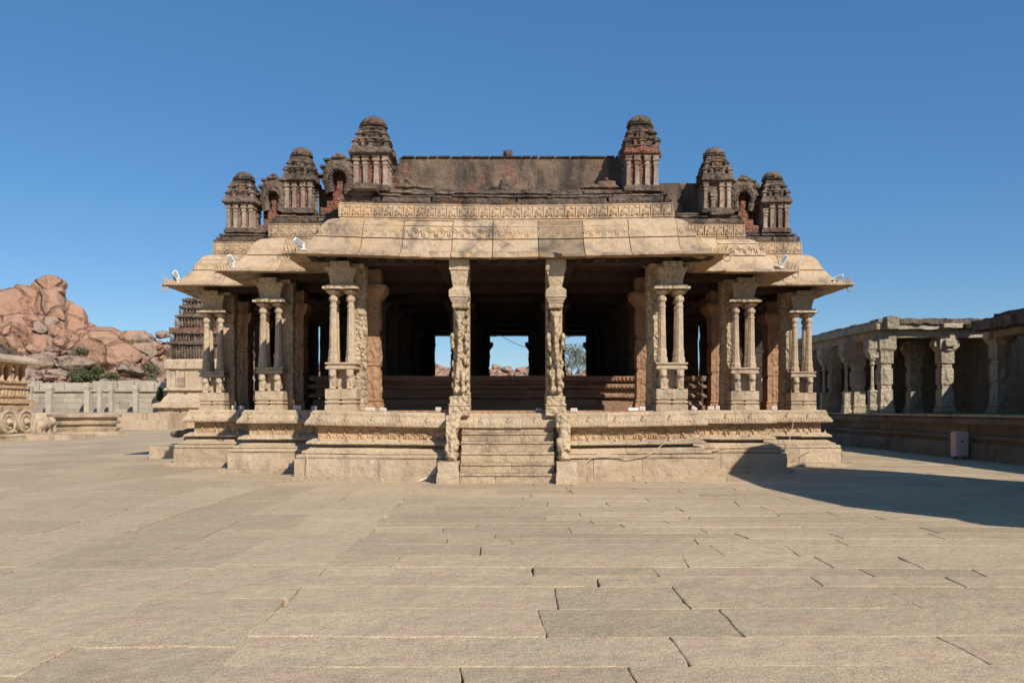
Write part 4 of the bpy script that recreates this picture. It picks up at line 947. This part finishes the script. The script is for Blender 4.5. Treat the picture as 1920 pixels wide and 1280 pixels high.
for (y, z), r in (((44.0, .72), (.42, .30)), ((44.4, .78), (.45, .32)), ((44.95, .92), (.24, .25)), ((45.15, .70), (.12, .26)), ((45.22, .42), (.09, .22)), ((43.75, .4), (.12, .28)), ((44.1, .38), (.11, .26)), ((44.65, .38), (.12, .28)), ((44.85, .95), (.12, .2)), ((43.62, .6), (.05, .2))): g.ell((-25.75, y, z), (.26 if r[0] > .2 else .16, r[0], r[1]))
g.jit(.03, 3); tag(g.build('elephant_sculpture', M['tan'], None, (-25.75, 44.7, .3), voxel=.05, sm=2), 'worn carved stone elephant ahead of the chariot wheels', 'sculpture')
# round platform
D = 49.0; r = 66/F*D; x = px_x(160, D+r)
g = MB(); g.lathe([(r*1.0, -.06), (r*1.0, ZP(812, D)), (r*.9, ZP(810, D)), (r*.93, ZP(806, D)), (r*.95, ZP(803, D)), (r*.82, ZP(801, D)), (r*.82, ZP(797, D)), (r*.93, ZP(795, D)), (r*.95, ZP(791, D)), (r*.84, ZP(789, D)), (r*.84, ZP(783, D)), (r*.98, ZP(782, D)), (r*.99, ZP(777, D)), (r*.9, ZP(775, D))], x, D+r, 24)
g.jit(.02, 3); tag(g.build('round_platform', M['tan'], None, (x, D+r, 0)), 'low many-sided moulded stone platform right of the chariot', 'platform')
# terrace and enclosure wall
D = 62.0
g = MB(); x = px_x(-250, D)
while x < px_x(285, D):
    l = U(1.2, 2.6); g.tint = U(.88, 1.08); g.box(x, x+l-.02, D, D+9, -.06, ZP(787, D)+U(-.02, .02), .6); g.box(x+.02, x+l-.04, D+.4, D+9, ZP(787, D), ZP(774, D)+U(-.02, .02), .6); x += l
g.jit(.02, 2); tag(g.build('terrace', M['tan'], None, (px_x(100, D), D, 0)), 'long low stone terrace in front of the grey wall on the left', 'terrace')
D = 74.0
g = MB(); z = 0.5; row = 0
while z < ZP(737, D):
    h_ = U(.42, .62); x = px_x(-200, D)+U(-1, 0)
    while x < 12:
        l = U(.9, 2.4); g.tint = U(.82, 1.1); g.box(x, x+l-.025, D+U(-.03, .03), D+.8, z, z+h_-.02); x += l
    z += h_
g.box(px_x(-200, D), 12, D+.1, D+.7, -.05, z)
x = px_x(-200, D)
while x < 12: l = U(1.5, 2.6); g.tint = U(.8, 1.1); g.box(x, x+l-.03, D-.18, D+.9, z, z+.18, .5); x += l
x = px_x(-200, D)
while x < 12:
    l = U(1.2, 2.8); g.tint = U(.85, 1.1)
    if rnd.random() < .8: g.box(x, x+l-.1, D+.1, D+.7, z+.18, z+.18+U(.6, .95), .5)
    x += l
g.jit(.02, 2); tag(g.build('enclosure_wall', M['wallst'], None, (px_x(150, D), D, 0)), 'long grey ashlar enclosure wall on the left, below the boulder hill', 'wall')
D2 = 71.5
names = ['leftmost square stone post standing before the grey wall', 'broad stone post before the grey wall, second from the chariot', 'tall stone post in the middle before the grey wall', 'darker stone post just right of the tall middle one', 'short stone post with a dark hole left of it before the grey wall', 'rightmost stone post before the grey wall, nearest the brick tower shrine']
for (px, pw, top), nm in zip(((57, 7, 724), (93, 10, 720), (164, 9, 717), (187, 7, 724), (209, 7, 722), (255, 8, 721)), names):
    x = px_x(px, D2); w_ = pw/F*D2/2; g = MB(); g.sq([(w_*1.3, .5), (w_*1.3, 1.2), (w_, 1.3), (w_, ZP(top+14, D2)), (w_*1.4, ZP(top+8, D2)), (w_*1.1, ZP(top, D2))], x, D2, 0, 2); g.jit(.03, 3)
    tag(g.build('stone_post', M['wallst'], None, (x, D2, .5)), nm, 'post', 'stone posts before the enclosure wall')

# ------------------------------------------------------------------ boulder hills
def boulder_mesh(seed, sub=3):
    bm = bmesh.new(); bmesh.ops.create_icosphere(bm, subdivisions=sub, radius=1); rr = random.Random(seed)
    pl = [(Vector((rr.gauss(0, 1), rr.gauss(0, 1), rr.gauss(0, 1))).normalized(), rr.uniform(.55, .88)) for _ in range(16)]
    o = Vector((seed*3.7, seed, 0))
    for v in bm.verts:
        for n, d in pl:
            k = v.co.dot(n)-d
            if k > 0: v.co -= n*k*.97
        v.co += v.co.normalized()*(mn.noise(v.co*1.3+o)*.10+mn.noise(v.co*4+o)*.035+mn.noise(v.co*9+o)*.015)
    me = bpy.data.meshes.new('boulder'); bm.to_mesh(me); bm.free()
    a = me.attributes.new('tint', 'FLOAT', 'FACE'); a.data.foreach_set('value', [1.0]*len(me.polygons))
    me.polygons.foreach_set('use_smooth', [True]*len(me.polygons)); return me
bms = []
for k in range(10):
    me = boulder_mesh(k+1, 5 if k < 4 else 4); m2 = me.copy(); me.materials.append(M['rock']); m2.materials.append(M['rock2']); bms += [me, m2]
def boulder(px, py, rx, rz, d, label, group=None, k=None, ry=None, rot=None, roll=0):
    o = bpy.data.objects.new('boulder', bms[k if k is not None else rnd.randrange(len(bms))]); C.objects.link(o)
    p = at(px, py, d); o.location = p; sx = rx/F*d; o.scale = (sx, ry or sx*U(.8, 1.2), rz/F*d); o.rotation_euler = (U(-.15, .15), roll, U(0, 6.28) if rot is None else rot)
    return tag(o, label, 'boulder', group)
HG = 'granite boulders of the rocky hill'
# underlying hill masses
def ridge(px):
    pts = [(-400, 600), (-200, 545), (0, 562), (60, 552), (110, 556), (135, 585), (160, 618), (250, 628), (330, 640), (450, 660), (700, 690), (815, 690), (960, 690), (1100, 695), (1400, 715), (1900, 740), (2600, 755)]
    for i in range(len(pts)-1):
        if pts[i][0] <= px <= pts[i+1][0]: f = (px-pts[i][0])/(pts[i+1][0]-pts[i][0]); return pts[i][1]+(pts[i+1][1]-pts[i][1])*f
    return 760
g = MB(); nx, ny = 260, 34; DR = 118
for j in range(ny+1):
    y = 84+j*2.6
    for i in range(nx+1):
        px = -400+3000*i/nx; top = ZP(ridge(px), DR); x = px_x(px, DR)
        t_ = min(1, max(0, (y-86)/(DR-88))); t_ = t_*t_*(3-2*t_) if y < DR else 1-max(0, (y-DR)/70)
        z = top*t_*.93; z += (mn.noise((x*.13, y*.13, 1))*2.2+abs(mn.noise((x*.3, y*.3, 5)))*1.6)*t_*min(1, top/9)
        g.v.append(Vector((x, y, z-.3)))
for j in range(ny):
    for i in range(nx): a = j*(nx+1)+i; g.f.append([a, a+1, a+nx+2, a+nx+1]); g.t.append(1.0); g.m.append(0)
tag(g.build('hill', M['rock'], smooth=False), kind='structure')
B = [(88, 537, 34, 21, 114, 'flat-topped boulder crowning the peak of the hill', 0, .1), (106, 546, 22, 11, 112, 'small boulder jutting right from the top of the peak', 4, .25), (42, 545, 20, 12, 115, 'rounded boulder left of the crowning boulder', 2, 0),
     (14, 600, 92, 62, 112, 'huge smooth rock face at the upper left of the hill', 0, .1), (92, 608, 66, 68, 112, 'huge tall rock mass below the crowning boulder', 2, .5), (122, 606, 44, 52, 113, 'steep reddish rock shoulder on the right of the peak', 4, .6),
     (150, 622, 30, 26, 113, 'small rock at the foot of the steep shoulder', 6, .3), (190, 648, 66, 36, 111, 'long low pink boulder right of the peak', 0, .05), (240, 636, 36, 22, 113, 'boulder on the skyline left of the brick tower', 8, 0), (272, 638, 28, 20, 112, 'greyish skyline boulder beside the brick tower', 9, 0),
     (305, 628, 14, 8, 112, 'small rounded boulder against the tower on the skyline', 1, 0), (200, 672, 62, 40, 102, 'large pale boulder in the middle of the slope', 2, .1), (75, 658, 48, 32, 104, 'cracked pink boulder with a dark hollow under it', 4, .1), (118, 655, 26, 16, 104, 'angular pink boulder leaning over a dark gap', 6, .2),
     (78, 682, 34, 20, 98, 'rounded tan boulder above the chariot', 1, -.2), (140, 685, 40, 18, 98, 'broad grey boulder behind the bushes', 3, .1), (265, 660, 32, 20, 104, 'angular boulder below the skyline, left of the tower', 5, 0), (290, 650, 24, 16, 106, 'tall boulder right of the angular one, beside the tower', 8, 0),
     (250, 700, 34, 22, 95, 'pale boulder above the right end of the wall', 7, 0), (100, 705, 34, 14, 94, 'low grey boulder above the left end of the wall', 3, 0), (290, 695, 26, 24, 96, 'boulder directly beside the brick tower shrine', 9, 0), (45, 705, 20, 14, 93, 'dark tan boulder just right of the chariot roof', 1, 0), (196, 718, 11, 9, 90, 'small round pale boulder peeping over the wall', 3, 0), (15, 650, 62, 46, 103, 'massive pink boulder at the left edge above the chariot', 2, .2)]
for px, py, rx, rz, d, lb, k, rl in B: boulder(px, py, rx, rz, d, lb, HG, k, roll=rl)
for i in range(210):
    px = U(-120, 330); rt = ridge(px)
    py = rt+(722-rt)*(U(0, 1)**.8); f = (py-rt)/(722-rt); d = 116-26*f
    r = U(5, 14) if rnd.random() < .65 else U(14, 30)
    boulder(px, py+r*.45, r, r*U(.55, .95), d, 'weathered granite boulder heaped on the hill left of the temple', 'heaped boulders of the left hill', None, roll=U(-.3, .3))
for i in range(160):
    px = U(780, 1130) if i < 115 else U(330, 780); rt = ridge(px)
    f = U(0, 1); py = rt-1+(722-rt)*f; d = 116-24*f; r = U(4, 12)
    boulder(px, py, r, r*U(.5, .8), d, 'weathered granite boulder heaped on the ridge behind the temple', 'heaped boulders of the ridge behind the temple', None, roll=U(-.3, .3))

# ------------------------------------------------------------------ vegetation
def leaves(g, c, r, n, s, fl=1.0):
    for _ in range(n):
        while True:
            p = Vector((U(-1, 1), U(-1, 1), U(-1, 1)))
            if p.length < 1: break
        p = Vector((c[0]+p.x*r[0], c[1]+p.y*r[1], c[2]+p.z*r[2])); q = Vector((rnd.gauss(0, 1), rnd.gauss(0, 1), rnd.gauss(0, 1))).normalized(); u = q.orthogonal().normalized(); v = q.cross(u); k = s*U(.6, 1.4)
        g.add([p-u*k, p+v*k*.5, p+u*k, p-v*k*.5], [(0, 1, 2, 3)])
def bush(px, py, rx, rz, d, label, mat='leaf'):
    p = at(px, py, d); a, b = rx/F*d, rz/F*d; t = empty('shrub', (p.x, p.y, p.z-b), label, 'shrub', 'shrubs among the boulders')
    g = MB()
    for k in range(14):
        q = Vector((U(-.7, .7)*a, U(-.5, .5)*a, U(-.6, .6)*b)); leaves(g, p+q, (a*.4, a*.4, b*.42), 170, .11)
    g.build('foliage', M[mat], t, p)
    g = MB()
    for k in range(9): g.tube([(p.x+U(-.1, .1), p.y, p.z-b), (p.x+U(-.4, .4)*a, p.y+U(-.3, .3)*a, p.z), (p.x+U(-.8, .8)*a, p.y+U(-.5, .5)*a, p.z+b*U(.2, .8))], [.06, .035, .01], 4)
    g.build('stem', M['bark'], t, p)
bush(148, 704, 24, 17, 91, 'large green shrub in front of the grey boulder above the wall'); bush(182, 698, 14, 11, 92, 'dark green shrub right of the largest one', 'leaf'); bush(212, 708, 20, 12, 91, 'wide low olive shrub above the middle of the wall', 'dryleaf')
bush(152, 660, 15, 9, 99, 'dry grey-green shrub in the hollow halfway up the hill', 'dryleaf'); bush(284, 692, 16, 18, 91, 'pale green shrub left of the brick tower shrine', 'dryleaf'); bush(47, 733, 6, 8, 60, 'tiny dark shrub at the chariot corner'); bush(300, 740, 6, 14, 70, 'dark shrub between the wall end and the brick tower shrine'); bush(240, 645, 12, 7, 104, 'scrubby bush below the skyline boulders', 'dryleaf'); bush(280, 715, 10, 7, 90, 'low scrub over the right end of the wall', 'dryleaf')
def tree(x, y, h, cr, label, nl=4500):
    t = empty('tree', (x, y, 0), label, 'tree'); tr = MB(); cw = MB()
    def br(p, d, l, r, dep):
        n = 4; pts = [p]; rad = [r]
        for k in range(n): d = (d+Vector((U(-.28, .28), U(-.28, .28), U(-.1, .2)))).normalized(); p = p+d*l/n; pts.append(p); rad.append(r*(1-.5*(k+1)/n))
        tr.tube(pts, rad, 6)
        if dep == 0 or r < .02: leaves(cw, p, (.45, .45, .35), nl//90, .055); return
        for k in range(3 if dep > 1 else 3):
            a = U(0, 6.28); e = (d*.8+Vector((math.cos(a), math.sin(a), U(-.1, .5)))*.8).normalized(); br(p, e, l*U(.6, .85), r*.5, dep-1)
    br(Vector((x, y, -.1)), Vector((.1, 0, 1)), h*.33, .22, 4)
    tr.build('trunk', M['bark'], t, (x, y, 0)); cw.build('crown', M['dryleaf'], t, (x, y, 0))
tree(px_x(1083, 52), 52, 6.9, 2.3, 'thin-leaved spreading tree seen through the opening right of the stairs')
